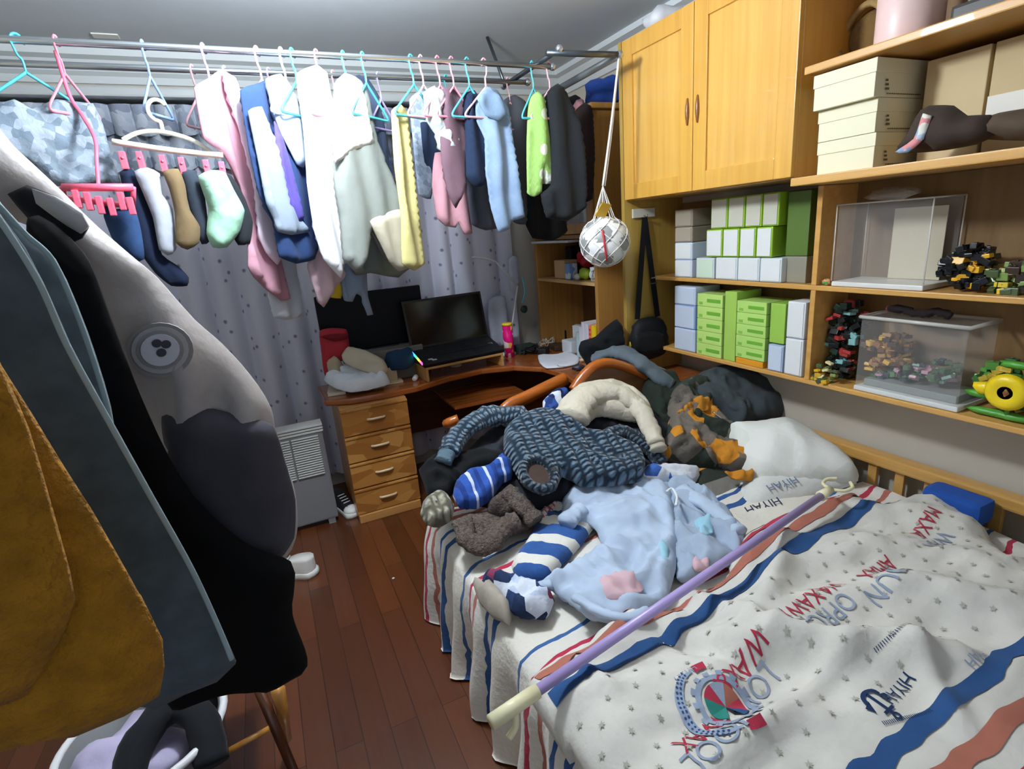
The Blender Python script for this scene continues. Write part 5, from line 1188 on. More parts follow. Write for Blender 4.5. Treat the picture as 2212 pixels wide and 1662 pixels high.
sbox('large_carton', 'rightmost large kraft carton with a white strip', 'carton', .62, .955, ZS, ZS + .30, 2.0, .17, mat('carton_kraft2', 'c8b184', rough=.7), parts=[('white_strip', (1.997, .62, ZS + .10), (2.0, .955, ZS + .16), mat('strip_white', 'e8e4d8'))])
t = thing('cap', 'dark brown cap with a pale stitched patch on the second shelf', 'cap', (1.9, 1.0, ZS)); cap_m = C('cap_brown', '443831')
q0 = Vector((1.86, 1.0, ZS))
puff(MB(), pxloop([(1935, 328), (1970, 285), (1990, 238), (2010, 228), (2060, 228), (2090, 250), (2140, 248), (2150, 290), (2110, 312), (2040, 325), (1985, 330)], q0, (-1, 0, 0)), q0, (0, -1, 0), (0, 0, 1), .05, .05, 'c', .006, 6, 3, .02).build('crown', cap_m, t)
puff(MB(), pxloop([(1935, 328), (1975, 300), (1995, 245), (2012, 250), (1995, 300), (1960, 330)], q0 - Vector((.058, 0, 0)), (-1, 0, 0)), q0 - Vector((.058, 0, 0)), (0, -1, 0), (0, 0, 1), .006, .02, 'c', .002, 6, 3, .015).build('patch', cells('patch_pale', ['b9c6d6', 'd98f90', '8fa4c0', 'e0dccf'], scale=40), t)
o = puff(MB(), pxloop([(2120, 300), (2140, 250), (2212, 235), (2290, 230), (2300, 300)], q0 + Vector((.03, 0, 0)), (-1, 0, 0)), q0 + Vector((.03, 0, 0)), (0, -1, 0), (0, 0, 1), .05, .05, 'c', .008, 8, 5, .02).build('scarf_bundle', C('bundle_taupe', '5a4c3e')); tag(o, 'taupe scarf bundle right of the dark cap', 'scarf')
# left upper niche : tissue packs
ZA, ZB = 1.296, .906
green = mat('pack_green', '8fb82c', rough=.4); greenl = mat('pack_lime', 'bcd678', rough=.4); wp = mat('pack_white', 'e6e8e6', rough=.35); wpb = mat('pack_bluewhite', 'cdd8e8', rough=.35); pl = mat('pack_blue', '3a62b0', rough=.35)
XP = 1.99
def pack(yc, w_, z0, h_, m1, m2, lb, grp, dep=.17, x=XP):
    t = thing('tissue_pack', lb, 'tissue pack', (x + dep / 2, yc, z0), 0, grp)
    MB().box((x, yc - w_ / 2, z0), (x + dep, yc + w_ / 2, z0 + h_), .006).build('wrapper', m2, t)
    MB().box((x - .003, yc - w_ / 2 + .007, z0 + .006), (x + .001, yc + w_ / 2 - .007, z0 + h_ - .006), .001).build('front_panel', m1, t); return t
def row_y(px, py, x=XP): return on(px, py, 'x', x).y
ords = ('leftmost', 'second from left', 'third from left', 'rightmost')
rowA = [(row_y(1535 + k * 37, 470), row_y(1535 + (k + 1) * 37, 470)) for k in range(4)]
for k, (a, b) in enumerate(rowA): pack((a + b) / 2, abs(a - b) - .003, ZA + .235, .135, mat('pack_greywhite', 'c9c9b8', rough=.4), green, 'green edged white tissue pack, %s of the top row' % ords[k], 'green edged tissue packs in two rows')
rowB = [(row_y(1525 + k * 36, 520), row_y(1525 + (k + 1) * 36, 520)) for k in range(4)]
for k, (a, b) in enumerate(rowB): pack((a + b) / 2, abs(a - b) - .003, ZA + .105, .128, wp, green, 'green edged white tissue pack, %s of the row under the top row' % ords[k], 'green edged tissue packs in two rows')
for k in range(3):
    a, b = row_y(1545 + k * 48, 580), row_y(1545 + (k + 1) * 48, 580); pack((a + b) / 2, abs(a - b) - .003, ZA, .103, wp, mat('pack_mist', 'cfd9dc', rough=.3), 'soft white tissue pack, %s in the bottom row of the upper niche' % ('left', 'middle', 'right')[k], 'soft white packs under the green edged ones')
a, b = row_y(1690, 470), row_y(1738, 470); sbox('green_carton', 'dark green carton at the right end of the upper niche', 'carton', b, a, ZA + .11, ZA + .365, XP + .03, .15, mat('carton_green', '55702a', rough=.5))
sbox('grey_packet', 'small grey packet beneath the dark green carton', 'packet', b, a, ZA, ZA + .108, XP + .03, .15, mat('packet_grey', '8e8a78', rough=.5))
YL = 2.255
for k, (z0, h_, m1, m2, lb) in enumerate(((0, .088, wp, pl, 'white pack with blue seams lowest at the left of the upper niche'), (.089, .086, wp, pl, 'white pack with blue seams second from the bottom at the left'), (.176, .075, mat('pack_taupe', 'a79c8a'), mat('pack_taupe2', '958a78'), 'taupe pack third from the bottom at the left'), (.252, .085, mat('pack_taupe3', '9d9382'), mat('pack_taupe2', '958a78'), 'taupe pack topmost at the left of the upper niche'))):
    pack(YL - .01 - .055, .125, ZA + z0, h_, m1, wpb if k < 2 else m2, lb, 'packs stacked at the left of the upper niche')
a, b = row_y(1503, 580), row_y(1543, 580); pack((a + b) / 2, abs(a - b) - .004, ZA, .10, mat('pack_mint', 'cfe0c8'), mat('pack_mist', 'cfd9dc'), 'pale mint pack between the blue seamed packs and the soft white ones', None)
# left lower niche
def col_boxes(pxa, pxb, n, z0, z1, m1, m2, lb, grp, x=XP, pyref=700):
    a, b = row_y(pxa, pyref, x), row_y(pxb, pyref, x); h_ = (z1 - z0) / n
    for k in range(n):
        w_ = abs(a - b) - .004; yc = (a + b) / 2; zz = z0 + k * h_
        t = thing('tissue_box', lb % ('lowest', 'second', 'third', 'fourth', 'topmost')[k if k < n - 1 else 4], 'tissue box', (x + .08, yc, zz), 0, grp)
        MB().box((x, yc - w_ / 2, zz), (x + .16, yc + w_ / 2, zz + h_ - .001), .003).build('box', m2, t)
        MB().box((x - .0012, yc - w_ / 2 + .012, zz + h_ * .35), (x, yc + w_ / 2 * .2, zz + h_ * .62)).build('label', mat('label_green', '6fae3a', rough=.4), t)
        MB().box((x - .0010, yc + w_ * .28, zz + h_ * .12), (x, yc + w_ * .42, zz + h_ * .35)).build('leaf_print', mat('leaf_green', '88bf4e', rough=.4), t)
lime = mat('box_lime', 'bfe07a', rough=.4)
col_boxes(1505, 1560, 5, ZB, ZB + .315, greenl, lime, 'lime green tissue box, %s of the left column', 'lime tissue boxes in two columns')
t = sbox('tall_lime_box', 'tall lime green box standing between the two columns', 'box', row_y(1588, 700), row_y(1563, 700), ZB, ZB + .335, XP + .005, .16, mat('box_limedark', 'a7cd5c', rough=.4))
col_boxes(1590, 1655, 5, ZB + .03, ZB + .30, greenl, mat('box_lime2', 'b5dc74', rough=.4), 'lime green tissue box, %s of the right column', 'lime tissue boxes in two columns', x=XP - .0)
sbox('orange_box', 'flat orange box under the right column of lime boxes', 'box', row_y(1652, 700), row_y(1592, 700), ZB, ZB + .028, XP, .16, mat('box_orange', 'e59a2a', rough=.4))
sbox('tall_green_box', 'upright lime box right of the right column', 'box', row_y(1692, 700), row_y(1660, 700), ZB + .125, ZB + .30, XP + .01, .15, mat('box_lime3', '9cc653', rough=.4))
a, b = row_y(1658, 760), row_y(1693, 760); pack((a + b) / 2, abs(a - b) - .004, ZB, .12, wpb, mat('pack_steel', '9fb0c8'), 'bluish white pack below the upright lime box', None)
for k, (z0, h_) in enumerate(((0, .16), (.162, .155))):
    a, b = row_y(1697, 720), row_y(1738, 720); pack((a + b) / 2, abs(a - b) - .004, ZB + z0, h_, wp, mat('pack_snow', 'd9dde0'), 'white pack at the right end of the lower niche, %s of two' % ('lower', 'upper')[k], 'white packs beside the divider')
for k, (z0, h_) in enumerate(((0, .12), (.121, .125), (.247, .095))):
    a, b = 2.255, row_y(1502, 690); pack((a + b) / 2, abs(a - b) - .004, ZB + z0, h_, wpb, mat('pack_ice', 'c2d0e4') if k != 1 else mat('pack_azure', '8ba6d6'), ('blue and white pack %s at the left of the lower niche' % ('lowest', 'in the middle', 'topmost')[k]), 'blue and white packs at the left of the lower niche')
# right upper niche: empty clear display case + toys
clear = mat('clear_acrylic', 'f2f2ee', rough=.04, alpha=.06, spec=.8); rimc = mat('acrylic_rim', 'eceae2', rough=.2, alpha=.6)
def display(name, label, y0_, y1_, z0, z1, x0_, x1_, basem, toprim):
    t = thing(name, label, 'display case', ((x0_ + x1_) / 2, (y0_ + y1_) / 2, z0))
    MB().box((x0_, y0_, z0), (x1_, y1_, z0 + .018), .004).build('base', basem, t)
    e = .004; mb = MB()
    mb.box((x0_ + .004, y0_ + .004, z0 + .018), (x0_ + .006, y1_ - .004, z1)); mb.box((x1_ - .006, y0_ + .004, z0 + .018), (x1_ - .004, y1_ - .004, z1))
    mb.box((x0_ + .006, y0_ + .004, z0 + .018), (x1_ - .006, y0_ + .006, z1)); mb.box((x0_ + .006, y1_ - .006, z0 + .018), (x1_ - .006, y1_ - .004, z1)); mb.box((x0_ + .004, y0_ + .004, z1 - .002), (x1_ - .004, y1_ - .004, z1))
    mb.build('cover', clear, t)
    r_ = .007 if toprim else .003; mb = MB(); a_ = [(x0_, y0_), (x1_, y0_), (x1_, y1_), (x0_, y1_)]
    mb.tube([(x, y, z1 - .002) for x, y in a_], r_, 6, closed=True)
    if not toprim:
        for x, y in a_: mb.tube([(x, y, z0 + .02), (x, y, z1)], .0025, 6)
    mb.build('rim', rimc, t); return t
y1_, _ = yz(1800, 600, 2.0); y0_, _ = yz(2000, 600, 2.0)
display('display_case', 'empty clear acrylic display case on a white base', y0_, y1_, ZA, ZA + .30, 1.99, 2.17, mat('case_white', 'e2e0d8', rough=.35), False)
t = sbox('backing_board', 'pale card standing inside the empty display case', 'card', y0_ + .03, y1_ - .12, ZA + .019, ZA + .27, 2.135, .004, mat('card_pale', 'cfc7ad', rough=.6))
c = on(1925, 408, 'x', 2.06); o = MB().ball((2.07, c.y, ZA + .302 + .02), .045, (1, 1.9, .45), 14, .5, 5).build('plastic_bundle', mat('bundle_grey', '9a9188', rough=.3, bump=.6)); tag(o, 'crinkled grey plastic bundle on top of the empty display case', 'bundle')
c = on(1787, 604, 'x', 2.0); o = MB().ball((2.0, c.y, ZA + .013), .013, (1, 1.4, 1), 10, .3, 1).build('tiny_toy', cells('tiny_mix', ['5aa04a', 'd98f6a', 'e8d8b8'], scale=60)); tag(o, 'tiny green and orange toy beside the empty display case', 'toy')
def bricktoy(name, label, pxs, x, z0, cols, n=60, s=.012, seed=1, th=.07):
    """toy model of many little studded bricks heaped inside an outline of the picture"""
    rr = random.Random(seed); ucols = sorted(set(cols)); L_ = [on(px, py, 'x', x) for px, py in pxs]; l2 = [(p.y, p.z) for p in L_]
    ys = [p[0] for p in l2]; zs = [p[1] for p in l2]; mbs = {}
    k = 0; tries = 0
    while k < n and tries < 4000:
        tries += 1; y = rr.uniform(min(ys), max(ys)); z = rr.uniform(min(zs), max(zs))
        if not in_loop(l2, y, z): continue
        z = max(z, z0 + s * .7); k += 1; xx = x + rr.uniform(-th / 2, th / 2); c_ = rr.choice(cols)
        if 'm' not in mbs: mbs['m'] = MB()
        mb = mbs['m']; mb.cur = ucols.index(c_); w1, w2, w3 = [s * rr.uniform(.7, 1.6) for _ in range(3)]
        Mx = Matrix.Translation((xx, y, z)) @ Matrix.Rotation(rr.uniform(-.6, .6), 4, rr.choice('XYZ'))
        mb.box((-w1, -w2, -w3 * .6), (w1, w2, w3 * .6), .002, Mx); xf2 = [Mx @ Vector(p) for p in ((0, 0, w3 * .6), (0, 0, w3 * .6 + .003))]; mb.cyl(xf2[0], xf2[1], s * .4, 8)
    t = mbs['m'].build(name, [mat('brick_' + c_, c_, rough=.3) for c_ in ucols]); return tag(t, label, 'toy model')
t = bricktoy('robot_flower', 'black brick toy figure with yellow accents on the upper shelf', [(2028, 600), (2040, 565), (2080, 545), (2095, 530), (2130, 535), (2140, 560), (2135, 615), (2080, 620)], 2.06, ZA, ['0f1014', '0f1014', '15161c', '0c0d10', 'e0a92a', '1a1a22'], 110, .013, 2)
t = bricktoy('sunflower_pot', 'green and yellow brick toy beside the black one', [(2130, 620), (2140, 585), (2170, 575), (2200, 560), (2240, 545), (2290, 560), (2290, 630), (2190, 632)], 2.06, ZA, ['7f9c50', 'b8cf8a', '4a5a38', '8a7440', '3a2c22', 'd9c038'], 90, .013, 4)
# right lower niche: clear case with a village, plants, yellow flower toy
y1_, _ = yz(1845, 830, 1.995); y0_, _ = yz(2070, 880, 1.995)
display('village_case', 'clear display case with white edges holding a toy village', y0_, y1_, ZB, ZB + .285, 1.992, 2.175, mat('case_snow', 'd9dcd8', rough=.35), True)
bricktoy('toy_village', 'brown and grey brick cottage model inside the clear case', [(1870, 790), (1880, 740), (1910, 720), (1950, 728), (1965, 760), (1955, 800), (1900, 800)], 2.09, ZB + .06, ['7a5236', '9a6a44', '5a3c2a', 'b58a5a', 'e0b050', '4a3c34'], 90, .011, 6, .09)
bricktoy('toy_garden', 'green and pink brick garden model right of the cottage in the clear case', [(1880, 815), (1960, 790), (2010, 775), (2060, 790), (2060, 825), (1980, 818)], 2.09, ZB + .04, ['3f6a48', '5a8a5c', 'c79aa8', '8fb0a0', '34424a', '556a50'], 80, .010, 7, .09)
sbox('model_plinth', 'grey layered plinth under the toy village', 'plinth', y0_ + .02, y1_ - .02, ZB + .0185, ZB + .045, 2.02, .14, mat('plinth_grey', '8e928e', rough=.5))
c = on(1990, 662, 'x', 2.08); L_ = []
t = thing('twig', 'dark knobbly branch lying on top of the village case', 'branch', (2.08, c.y, ZB + .29))
pts = [(2.07, c.y + .10 - .04 * k, ZB + .305 + .006 * math.sin(k * 2)) for k in range(6)]; MB().tube(spath(pts, 4), .013, 8, wob=.8).build('stem', C('bark', '2a2022'), t)
MB().ball((2.07, c.y + .1, ZB + .308), .012, n=8).build('bud', mat('bud_red', '8a3a3a'), t)
bricktoy('dark_plant_toy', 'dark green and black brick plant in the corner by the divider', [(1790, 800), (1800, 700), (1815, 655), (1850, 650), (1862, 700), (1845, 760), (1840, 815), (1810, 815)], 2.09, ZB, ['16261f', '0f1a16', '22382e', '0c0f10', '7fb0b0', 'a83a38'], 130, .013, 9, .06)
bricktoy('small_duck_toy', 'small yellow and green brick toy at the front by the divider', [(1755, 820), (1760, 795), (1790, 782), (1805, 800), (1800, 826), (1775, 828)], 2.0, ZB, ['d9a92a', '7a8a4a', '4a5a3a', 'e2d8a0'], 26, .009, 11, .03)
t = thing('yellow_flower_toy', 'yellow brick sunflower toy with green leaves at the right edge', 'toy model', (2.03, on(2160, 870, 'x', 2.03).y, ZB))
c = on(2175, 848, 'x', 2.0); ye = mat('petal_yellow', 'f0cf1a', rough=.35)
MB().lathe([(.020, -.012), (.03, -.018), (.048, -.016), (.058, 0), (.048, .016), (.03, .018), (.020, .012), (.020, -.012)], (2.0, c.y, c.z), 24, 'x').build('petal_ring', ye, t)
for k in range(0): a = k * PI / 4; MB().ball((1.99, c.y + .046 * math.cos(a), c.z + .046 * math.sin(a)), .014, (.8, 1, 1), 10).build('petal', ye, t)
MB().ball((2.0, c.y, c.z), .022, (.6, 1, 1), 12, .3).build('flower_centre', mat('centre_brown', '7a4a1a'), t)
c2 = on(2128, 838, 'x', 2.02); MB().ball((2.02, c2.y, c2.z), .028, (.7, 1.2, .8), 12, .3, 2).build('bud', ye, t)
for k, (px, py, ln) in enumerate(((2115, 850, .05), (2140, 905, .09), (2190, 905, .07), (2200, 790, .06), (2180, 905, .1))):
    q = on(px, py, 'x', 2.03); MB().ball((2.03, q.y, max(q.z, ZB + .014)), .014, (1, ln / .014 * .8, .9), 12, .3, k).build('leaf', mat('leaf_bright', '4f9a34', rough=.4), t)
MB().cyl((2.03, c.y, ZB + .001), (2.01, c.y, c.z - .02), .007, 8).build('stem', mat('leaf_bright', '4f9a34'), t)
bricktoy('leafy_toy', 'leafy green brick bush behind the yellow flower toy', [(2100, 830), (2130, 790), (2190, 775), (2215, 790), (2260, 770), (2280, 880), (2200, 890)], 2.12, ZB, ['3c7a34', '5fa048', '2c5a2a', 'd0b040'], 90, .013, 13, .05)
# bag on top of the cupboard
p = on(1440, 10, 'x', 1.95); o = MB().ball((1.98, 2.30, 2.442 + .055), .09, (1.2, 1.1, .65), 16, .4, 2).build('white_bundle', mat('bundle_white', 'd6d9df', rough=.5)); tag(o, 'white plastic bundle on top of the cupboard', 'bundle')
# ================================================================ CLOTHES HEAPED ON THE BED AND CHAIR
PN = Vector((0, -.52, .854)).normalized()
PP = Vector((1.0, 1.62, .53))
FL = Vector((0, 0, 1)); FP = Vector((1.0, 1.2, .505))
def heap(name, label, cat, px, m, lift=0.0, T=.04, amp=.02, freq=8, fold='c', edge=.045, seed=1, res=.013, back=.03, flat=False, parts=(), lbl=True, n=None, p=None):
    n = n or (FL if flat else PN); p0 = (p or (FP if flat else PP)) + n * lift
    ex = Vector((1, 0, 0)); ex = (ex - n * ex.dot(n)).normalized(); ey = n.cross(ex)
    L = pxloop(px, p0, n); base = sum(L, Vector()) / len(L)
    if not parts:
        o = puff(MB(), L, p0, ex, ey, T, edge, fold, amp, freq, seed, res, back, None, .35).build(name, m, None, base); return tag(o, label, cat)
    t = thing(name, label, cat, base); puff(MB(), L, p0, ex, ey, T, edge, fold, amp, freq, seed, res, back, None, .35).build('body', m, t)
    for q in parts:
        kind = q[0]
        if kind == 'tube':
            _, nm, pts, r, mm, lf = q; P = spath([onpl(x, y, p0 + n * lf, n) for x, y in pts], 6); nr = len(P)
            rr = r if not isinstance(r, (list, tuple)) else [r[0] + (r[1] - r[0]) * i / (nr - 1) for i in range(nr)]
            if not isinstance(rr, list): rr = [rr] * nr
            rr = [v * (1 + .05 * math.sin(i * 1.3) + .04 * math.sin(i * 2.7)) for i, v in enumerate(rr)]
            MB().tube(P, rr, 18, flat=.75, wob=.28, seed=seed).build(nm, mm, t)
        elif kind == 'patch':
            _, nm, pts, mm, lf, tt = q; q0 = p0 + n * (T + .004); puff(MB(), pxloop(pts, q0, n), q0, ex, ey, .0015, .008, fold, amp, freq, seed, .012, .004).build(nm, mm, t)
        elif kind == 'ring':
            _, nm, c, rad, r, mm, lf = q; c3 = onpl(c[0], c[1], p0 + n * lf, n); MB().tube([c3 + ex * rad * math.cos(a * PI / 12) + ey * rad * 1.15 * math.sin(a * PI / 12) for a in range(24)], r, 10, closed=True, wob=.2).build(nm, mm, t)
        elif kind == 'disc':
            _, nm, c, rad, mm, lf = q; c3 = onpl(c[0], c[1], p0 + n * lf, n); MB().add([c3 + (ex * math.cos(a * PI / 10) + ey * 1.15 * math.sin(a * PI / 10)) * rad for a in range(20)] + [c3 - n * .012], [[a, (a + 1) % 20, 20] for a in range(20)]).build(nm, mm, t)
    return t
kb = knit('cable_knit', '60778a', '1c2b38', 46, 95, 1.0)
kb2 = knit('cable_knit_dark', '45596a', '141d26', 46, 95, 1.0)
# --- wooden chair half buried under the heap
cw = wood('chair_wood', 'b8651f', '9c5116', 'x', 4, rough=.3)
t = thing('wooden_chair', 'orange brown wooden chair with a curved back rail buried under clothes', 'chair', (1.08, 2.25, 0))
pts = [onpl(x, y, Vector((1, 2.2, .8)), (0, -1, .2)) for x, y in ((1085, 892), (1105, 874), (1140, 858), (1180, 838), (1222, 818))]
MB().tube(spath(pts, 6), .026, 12, flat=1.3).build('back_rail', cw, t)
a = pts[1]; b = pts[3]; MB().add([a + Vector((0, .0, 0)), b, b - Vector((-.02, 0, .30)), a - Vector((-.02, 0, .30))] + [q + Vector((0, .018, 0)) for q in (a, b, b - Vector((-.02, 0, .30)), a - Vector((-.02, 0, .30)))], [[0, 1, 2, 3], [7, 6, 5, 4], [0, 4, 5, 1], [1, 5, 6, 2], [2, 6, 7, 3], [3, 7, 4, 0]], smooth=False).build('back_panel', wood('chair_dark', '6b3a18', '562c10', 'x', 4), t)
MB().box((.72, 2.18, .43), (1.28, 2.6, .46), .01).build('seat', cw, t)
for x, y in ((.75, 2.2), (1.24, 2.2), (.75, 2.56), (1.24, 2.56)): MB().box((x - .018, y - .018, 0), (x + .018, y + .018, .43), .004).build('leg', cw, t)
for x in (.72, 1.28): MB().box((x - .02, 2.17, .44), (x + .02, 2.21, .80 if x > 1 else .62), .006).build('back_post', cw, t)
MB().tube(spath([on(990, 905, 'y', 2.3), on(965, 915, 'y', 2.32), on(985, 912, 'y', 2.38)], 4), .022, 10).build('arm_end', cw, t)
# --- curved wooden end board right of it (foot of the bed)
t = thing('bed_end_board', 'curved orange wooden end board at the far side of the bed', 'board', (1.6, 2.08, 0))
top = [(1.17, .70), (1.24, .755), (1.34, .80), (1.44, .835), (1.52, .83), (1.62, .79), (1.75, .75), (1.95, .74)]
q_ = [on(x, y, 'y', 2.07) for x, y in ((1243, 845), (1262, 818), (1285, 795), (1310, 786), (1340, 790), (1380, 805), (1430, 830), (1500, 870))]
poly = [(p.x, p.z) for p in q_] + [(q_[-1].x + .1, .3), (q_[0].x, .3)]
MB().prism(poly, (0, 2.085, 0), (1, 0, 0), (0, 0, 1), -.03).build('panel', wood('end_shade', '7a4a22', '5f3818', 'x', 4), t)  # panel wood darker than the rail, shade of its face painted in
MB().tube(spath([Vector((p.x, 2.09, p.z)) for p in q_], 5), .024, 12).build('top_rail', cw, t)
# --- pillows by the headboard
pw = cells('pillow_print', ['dfe0d8', 'e2e3dc', 'd9dcd2', 'e4e4dd'], scale=9, bump=.2)
PL = Vector((1.85, 1.5, .56)); PLn = Vector((-.25, -.35, .9)).normalized()
def pillow(name, label, px, lift, T, m, seed):
    p0 = PL + PLn * lift; ex = (Vector((1, 0, 0)) - PLn * PLn.x).normalized(); ey = PLn.cross(ex)
    L = pxloop(px, p0, PLn); o = puff(MB(), L, p0, ex, ey, T, .16, 'c', .012, 4, seed, .025, .05).build(name, m, None, sum(L, Vector()) / len(L)); tag(o, label, 'pillow'); return o
pillow('pillow', 'white pillow with faint print leaning at the headboard below the dark hood', [(1562, 925), (1600, 920), (1650, 915), (1690, 910), (1735, 925), (1780, 955), (1820, 985), (1852, 1018), (1852, 1040), (1800, 1045), (1700, 1050), (1630, 1040), (1600, 1010), (1580, 970)], .02, .09, pw, 2)
o = pillow('pillow', 'white pillow printed with dark block letters in front of the other pillow', [(1618, 1018), (1680, 1012), (1760, 1020), (1840, 1030), (1850, 1045), (1790, 1065), (1720, 1090), (1650, 1118), (1612, 1130), (1588, 1112), (1600, 1060)], .0, .05, C('pillow_white', 'd9dad4', bump=.2), 5)
t = thing('pillow_motif', 'pale green palm motif printed on the white pillow', 'motif', (0, 0, 0)); bpy.data.objects.remove(t)
# lettering on the front pillow, part of the pillow
def letters(parent, s, px, size, ang, p0, n, m):
    cu = bpy.data.curves.new('t', 'FONT'); cu.body = s; cu.size = size; cu.extrude = .0006; cu.align_x = 'CENTER'; cu.align_y = 'CENTER'
    ob = bpy.data.objects.new('t', cu); COL.objects.link(ob); dg = bpy.context.evaluated_depsgraph_get(); dg.update()
    me = bpy.data.meshes.new_from_object(ob.evaluated_get(dg)); bpy.data.objects.remove(ob)
    ex = (Vector((1, 0, 0)) - n * n.x).normalized(); ey = n.cross(ex); c = onpl(px[0], px[1], p0, n); ca, sa = math.cos(ang), math.sin(ang)
    V = [c + ex * (v.co.x * ca - v.co.y * sa) + ey * (v.co.x * sa + v.co.y * ca) + n * v.co.z for v in me.vertices]
    MB().add(V, [list(p.vertices) for p in me.polygons], smooth=False).build('lettering', m, parent); bpy.data.meshes.remove(me)
lp = PL + PLn * .062
letters(o, 'HIYAH', (1648, 1092), .05, PI - .2, lp, PLn, mat('ink_navy2', '2b3550')); letters(o, 'HIYAH', (1690, 1045), .045, PI - .2, lp, PLn, mat('ink_slate', '6c7890'))
# blue folded thing and green thing by the headboard
block('blue_blanket', 'bright blue folded blanket wedged between duvet and headboard', 'blanket', Vector((2.0, .98, .52)), Vector((2.0, .80, .52)), .52, .085, .10, C('blanket_blue', '2450a0'), bev=.02)
c = on(2207, 1165, 'z', .62); o = MB().ball((2.06, c.y, .63), .045, (1, 1, 1), 14, .4, 2).build('green_plush', C('plush_green', '9ad62c')); tag(o, 'lime green plush bit at the right edge by the headboard', 'plush')
# --- the heap, from the bottom up
heap('dark_underlayer', 'dark jumble of black clothes at the bottom of the heap', 'clothes', [(990, 1000), (1060, 930), (1200, 900), (1400, 900), (1560, 960), (1600, 1050), (1480, 1080), (1300, 1070), (1150, 1110), (1020, 1090)], C('jumble_dark', '2a2c33'), lift=-.06, T=.07, edge=.1, seed=21)
heap('dark_green_fleece', 'very dark green fleece between the cream sweater and the camouflage jacket', 'fleece', [(1380, 810), (1450, 815), (1480, 870), (1470, 960), (1420, 960), (1400, 890)], C('fleece_green', '232b24'), lift=-.03, T=.06, seed=22)
heap('hooded_jacket', 'dark slate hooded jacket heaped against the board under the shelf', 'jacket', [(1470, 862), (1505, 815), (1550, 800), (1605, 800), (1650, 825), (1685, 865), (1692, 900), (1665, 918), (1630, 922), (1590, 935), (1550, 905), (1500, 900)], C('hood_slate', '40474a'), lift=-.0, T=.09, amp=.022, freq=5, seed=23, edge=.09,
     parts=[('ring', 'hood_opening', (1590, 868), .05, .02, C('hood_slate', '40474a'), .075), ('tube', 'zip', [(1540, 890), (1575, 915), (1600, 922)], .005, m_steel, .09)])
camo = cells('camo_cloth', ['6a6158', '2b332b', '6a6158', 'c4822a', '343a34', '5a544c'], scale=12)
heap('camouflage_jacket', 'brown black and orange camouflage jacket crumpled beside the slate hood', 'jacket', [(1440, 870), (1455, 840), (1490, 828), (1525, 842), (1545, 890), (1570, 930), (1600, 970), (1618, 1010), (1600, 1035), (1560, 1020), (1510, 1015), (1450, 1000), (1420, 985), (1440, 930)], camo, lift=.02, T=.07, amp=.026, freq=8, seed=24,
     parts=[('tube', 'sleeve', [(1470, 850), (1500, 880), (1490, 930), (1470, 980)], (.05, .035), camo, .05), ('patch', 'orange_panel', [(1462, 892), (1500, 862), (1532, 862), (1530, 885), (1490, 892)], C('camo_orange', 'c4822a'), .10, .008), ('patch', 'orange_panel', [(1565, 1020), (1620, 1020), (1622, 1040), (1590, 1035)], C('camo_orange', 'c4822a'), .03, .008)])
heap('striped_sweater', 'grey and dark olive striped sweater half under the camouflage jacket', 'sweater', [(1495, 1010), (1560, 1012), (1615, 1035), (1610, 1080), (1590, 1112), (1545, 1095), (1500, 1075)], stripes('olive_stripe', [(0, '7a766e'), (.5, '2e342c'), (.9, 'c4822a')], period=.16, axis=1), lift=.0, T=.03, amp=.006, seed=25)
heap('cream_sweater', 'thick cream fleece sweater with an arched sleeve on top of the heap', 'sweater', [(1195, 905), (1208, 870), (1245, 838), (1290, 828), (1335, 832), (1380, 858), (1405, 890), (1395, 915), (1340, 905), (1290, 900), (1250, 935), (1215, 925)], C('cream_fleece', 'cfc6b2', bump=.6), lift=.06, T=.05, amp=.012, freq=5, seed=26,
     parts=[('tube', 'sleeve', [(1235, 905), (1262, 862), (1320, 848), (1372, 872), (1400, 915), (1420, 960)], (.072, .04), C('cream_fleece', 'cfc6b2'), .05), ('tube', 'cuff', [(1412, 945), (1424, 972)], .034, C('cream_cuff', 'b9b09c'), .045)])
navyp = cells('navy_plaid', ['22356a', 'c9cfdc', '2c4a8c', '1a2750', '22356a'], scale=26)
heap('plaid_cloth', 'navy and white patterned cloth peeping out left of the cream sweater', 'cloth', [(1172, 870), (1190, 850), (1218, 838), (1228, 850), (1205, 890), (1190, 905), (1175, 895)], navyp, lift=.05, T=.03, seed=27)
heap('cable_sweater', 'large blue grey cable knit sweater sprawled over the heap', 'sweater', [(1088, 975), (1090, 930), (1120, 905), (1165, 890), (1215, 905), (1260, 935), (1320, 950), (1375, 975), (1392, 1010), (1385, 1040), (1330, 1050), (1260, 1052), (1215, 1030), (1200, 1060), (1170, 1072), (1130, 1050), (1105, 1010)], kb, lift=.05, T=.06, amp=.016, freq=6, seed=28,
     parts=[('tube', 'sleeve', [(1165, 925), (1110, 900), (1050, 902), (1000, 932), (968, 978)], (.062, .042), kb, .02), ('tube', 'cuff', [(975, 968), (955, 1000)], .040, mat('cuff_slate', '4a5e6b', rough=.9, bump=.5, bscale=120), .015), ('tube', 'sleeve', [(1290, 960), (1340, 935), (1395, 965), (1432, 1000)], (.05, .04), kb2, .0),
            ('ring', 'collar', (1163, 1024), .058, .019, kb2, .100), ('disc', 'lining', (1163, 1024), .054, C('lining_brown', '4a3a33'), .103),
            ('tube', 'fold', [(1240, 975), (1300, 1000), (1350, 990), (1385, 1015)], (.032, .022), kb, .05)])
heap('black_sweater', 'black sweater hanging over the far left corner of the bed', 'sweater', [(905, 1015), (935, 990), (985, 985), (1040, 975), (1085, 985), (1080, 1015), (1020, 1030), (985, 1060), (960, 1085), (925, 1075), (915, 1045)], C('black_wool', '101113'), lift=.0, T=.05, amp=.012, seed=29)
